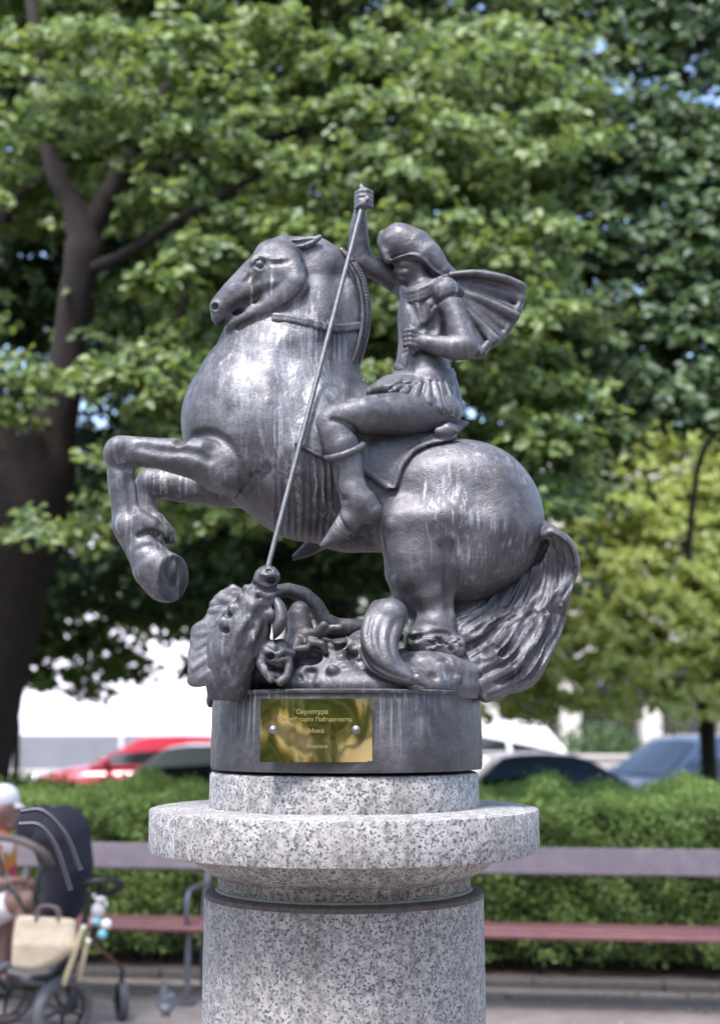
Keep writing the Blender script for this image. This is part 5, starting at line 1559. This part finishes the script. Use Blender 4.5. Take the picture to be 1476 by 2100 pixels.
# ---- seated person at the left edge
M_skin = plain('skin', (.22, .125, .098), .55, 0, .08, 20)
M_shirt, nt, bb = new_mat('printed_shirt')
v_ = nt.nodes.new('ShaderNodeTexVoronoi'); v_.inputs['Scale'].default_value = 11; nt.links.new(mapping(nt), v_.inputs['Vector'])
cr = ramp(nt, v_.outputs['Color'], [(.0, (.55, .06, .05)), (.38, (.62, .24, .05)), (.58, (.70, .62, .58)), (.75, (.50, .05, .09))], 'CONSTANT')
nt.links.new(cr.outputs[0], bb.inputs['Base Color']); bb.inputs['Roughness'].default_value = .8
M_white = plain('white_cotton', (.80, .76, .80), .85, 0, .04, 20, .2)
M_hair = plain('brown_hair', (.05, .028, .020), .6, 0, .3, 60, .4)
per = thing('person', 'person in a white cap and red printed shirt sitting on the bench beside the pram', 'person', row(-1.30, .1, 0))
PP = 8.05
def s_(px, py, d, r): return (*pix(px, py, PP - d), r * mpp(py, PP - d))
cl = Clay(pix(-130, 2030, PP) - [0, .55, 0], pix(110, 1590, PP) + [0, .40, 0], .008)
cl.limb([s_(-22, 1868, -.05, 50), s_(-18, 1800, -.05, 46), s_(-14, 1735, 0, 44)], .03, .9)
cl.limb([s_(-14, 1728, 0, 40), s_(-4, 1700, .02, 17), s_(4, 1680, .03, 16)], .02)
cl.ell(pix(12, 1655, PP - .04), (.078, .075, .105), None, .012)
cl.limb([s_(30, 1672, .04, 12), s_(22, 1690, .04, 13)], .015)
cl.limb([s_(40, 1655, .04, 3), s_(46, 1668, .04, 4.5), s_(39, 1671, .04, 4)], .006)
cl.limb([s_(37, 1681, .04, 3), s_(40, 1684, .04, 3)], .004)
cl.ell(pix(4, 1664, PP - .12), (.012, .012, .026), None, .006)
for sg, d0 in ((1, .20), (-1, -.20)):
    kx = 66 if sg > 0 else 40
    cl.limb([s_(-20, 1868, d0 * .45, 31), s_(24, 1852, d0 * .7 + .10, 27), s_(kx - 6, 1848, d0 * .7 + .16, 22)], .02)
    cl.limb([s_(kx - 6, 1850, d0 * .7 + .16, 20), s_(kx - 22, 1905, d0 * .7 + .16, 17), s_(kx - 34, 1985, d0 * .7 + .15, 10), s_(kx - 36, 2005, d0 * .7 + .15, 11)], .012)
    cl.limb([s_(kx - 38, 2006, d0 * .7 + .15, 11), s_(kx - 12, 2016, d0 * .7 + .2, 9), s_(kx + 4, 2018, d0 * .7 + .22, 6)], .012)
    cl.limb([s_(-16, 1738, d0 * .9, 17), s_(-12, 1790, d0 * 1.1, 14), s_(-4, 1815, d0 * 1.0 + .05, 13)], .012)
    hx, hy = (56, 1806) if sg > 0 else (46, 1822)
    cl.limb([s_(-4, 1815, d0 * 1.0 + .05, 13), s_(30, 1806, d0 * .6 + .15, 10), s_(hx - 6, hy, d0 * .4 + .18, 7.5)], .010)
    cl.limb([s_(hx - 6, hy, d0 * .4 + .18, 8), s_(hx + 4, hy + 3, d0 * .4 + .18, 9)], .006, .7)
    for i in range(4): cl.limb([s_(hx + 4, hy - 5 + i * 4, d0 * .4 + .19, 3), s_(hx + 13, hy - 2 + i * 4, d0 * .4 + .20, 2.8), s_(hx + 16, hy + 5 + i * 3.4, d0 * .4 + .20, 2.5)], .002)
    cl.limb([s_(hx - 2, hy - 6, d0 * .4 + .19, 3), s_(hx + 6, hy - 11, d0 * .4 + .21, 3)], .003)
cl.build('body', M_skin, per)
cl = Clay(pix(-120, 1880, PP) - [0, .40, 0], pix(70, 1690, PP) + [0, .40, 0], .008)
cl.limb([s_(-22, 1850, -.05, 55), s_(-18, 1800, -.05, 51), s_(-14, 1738, 0, 48)], .03, .95)
for d0 in (.20, -.20): cl.limb([s_(-16, 1736, d0 * .9, 21), s_(-12, 1782, d0 * 1.1, 19)], .02)
for pts in ([(-10, 1740), (6, 1770), (10, 1800)], [(10, 1735), (22, 1765), (24, 1790)]): groove(cl, pts, 8, 4, .012)
cl.limb([s_(-6, 1702, .0, 20), s_(2, 1690, .03, 15)], .01, 1, '-')
cl.build('shirt', M_shirt, per)
cl = Clay(pix(-60, 1900, PP) - [0, .42, 0], pix(70, 1790, PP) + [0, .40, 0], .008)
for d0 in (.20, -.20): cl.limb([s_(-22, 1868, d0 * .45, 37), s_(4, 1858, d0 * .6 + .06, 34), s_(22, 1854, d0 * .7 + .09, 30)], .03)
cl.build('shorts', M_white, per)
cl = Clay(pix(-60, 1700, PP) - [0, .25, 0], pix(70, 1590, PP) + [0, .25, 0], .006)
cl.ell(pix(8, 1636, PP - .04), (.092, .088, .082), None, .01)
cl.box(pix(6, 1680, PP - .04), (.2, .2, .055), None, .01, .004, '-')
cl.limb([s_(30, 1651, .04, 6), s_(42, 1654, .05, 5), s_(48, 1656, .05, 3)], .008, 2.6)
cl.build('cap', M_white, per)
cl = Clay(pix(-60, 1730, PP) - [0, .2, 0], pix(60, 1620, PP) + [0, .2, 0], .006)
cl.ell(pix(2, 1662, PP - .01), (.088, .085, .085), None, .01); cl.limb([s_(-14, 1680, -.04, 18), s_(-20, 1710, -.06, 12)], .02)
cl.ell(pix(30, 1668, PP - .06), (.06, .12, .07), None, .01, '-')
cl.build('hair', M_hair, per)
for d0, kx in ((.20, 66), (-.20, 40)):
    cl = Clay(np.array(s_(kx - 60, 2045, d0 * .7 + .3, 1)[:3]) - [0, .1, 0], np.array(s_(kx + 24, 1995, d0 * .7 + .2, 1)[:3]) + [0, .25, 0], .006)
    cl.limb([s_(kx - 40, 2012, d0 * .7 + .15, 13), s_(kx - 12, 2018, d0 * .7 + .2, 12), s_(kx + 8, 2022, d0 * .7 + .22, 9)], .012)
    cl.build('shoe', M_black, per)
b = MB(); b.tube(spline([pix(-10, 1730, PP - .24), pix(8, 1790, PP - .26), pix(34, 1835, PP - .34), pix(56, 1872, PP - .36)], 16), .013, 8, True, .35); b.build('strap', M_black, per)

# ---- pigeon
gp = pix(340, 2085, 7.36)
pg = thing('pigeon', 'grey pigeon standing on the paving between the pram and the pedestal', 'pigeon', (gp[0], 7.36, 0))
def g_(px, py, d, r): return (*pix(px, py, 7.36 - d), r * mpp(py, 7.36))
cl = Clay(pix(308, 2095, 7.36) - [0, .12, 0], pix(372, 2005, 7.36) + [0, .14, 0], .003)
cl.limb([g_(340, 2064, .02, 14), g_(341, 2052, 0, 16), g_(340, 2040, -.02, 12), g_(338, 2028, -.035, 7.5), g_(338, 2020, -.04, 6.2)], .012, 1.25)
cl.limb([g_(338, 2020, -.04, 4), g_(336, 2021, -.058, 1.6), g_(335, 2022, -.072, .8)], .003)
cl.limb([g_(342, 2066, .05, 9), g_(342, 2076, .09, 6), g_(342, 2080, .12, 3)], .008, .8)
for sx in (-1, 1): cl.limb([g_(340 + sx * 13, 2044, -.01, 7), g_(340 + sx * 14, 2060, .03, 6), g_(341 + sx * 7, 2074, .085, 3)], .006)
for sx in (-1, 1):
    cl.limb([g_(340 + sx * 5, 2070, -.01, 2), g_(340 + sx * 6, 2084, -.01, 1.6)], .003)
    for tx in (-4, 0, 4): cl.limb([g_(340 + sx * 6, 2084, -.01, 1.4), g_(340 + sx * 6 + tx, 2085, -.035, 1.2)], .002)
M_pig, nt, bb = new_mat('pigeon_feathers')
n_ = noise(nt, 26, 3, .5, mapping(nt)); cr = ramp(nt, n_.outputs[0], [(.35, (.025, .028, .036)), (.55, (.07, .076, .092)), (.7, (.17, .175, .20))])
nt.links.new(cr.outputs[0], bb.inputs['Base Color']); bb.inputs['Roughness'].default_value = .7
cl.build('body', M_pig, pg)

# ---- fallen leaves on the walk
lv = Leaves(); n = 260
uu = rng.uniform(-3.2, 4.5, n); vv = rng.uniform(-1.6, KV - .02, n) ; vv = np.where(rng.random(n) < .55, KV - np.abs(rng.normal(0, .25, n)) - .02, vv)
p = np.array([row(a, c, .008) for a, c in zip(uu, vv)])
d = rng.normal(0, 1, (n, 3)); d[:, 2] = 0
sz = rng.uniform(.02, .05, n)
lv.add(p, d, UP + rng.normal(0, .2, (n, 3)), sz, sz * .7)
m_ = leaf_mat('dry_leaf', (.22, .17, .10), (.45, .40, .28), .2, .1, .7)
o = lv.build('fallen_leaves', m_)
pp = pix(1003, 2066, 7.0); pp[2] = .01
cl = Clay(pp - .06, pp + .06, .004); cl.ell(pp + (0, 0, .008), (.042, .03, .012), rotz(.4), .01); cl.ell(pp + (.015, .01, .014), (.02, .02, .012), None, .01)
o = cl.build('crumpled_tissue', M_white); tag(o, 'crumpled white tissue on the paving beside the pedestal', 'tissue')
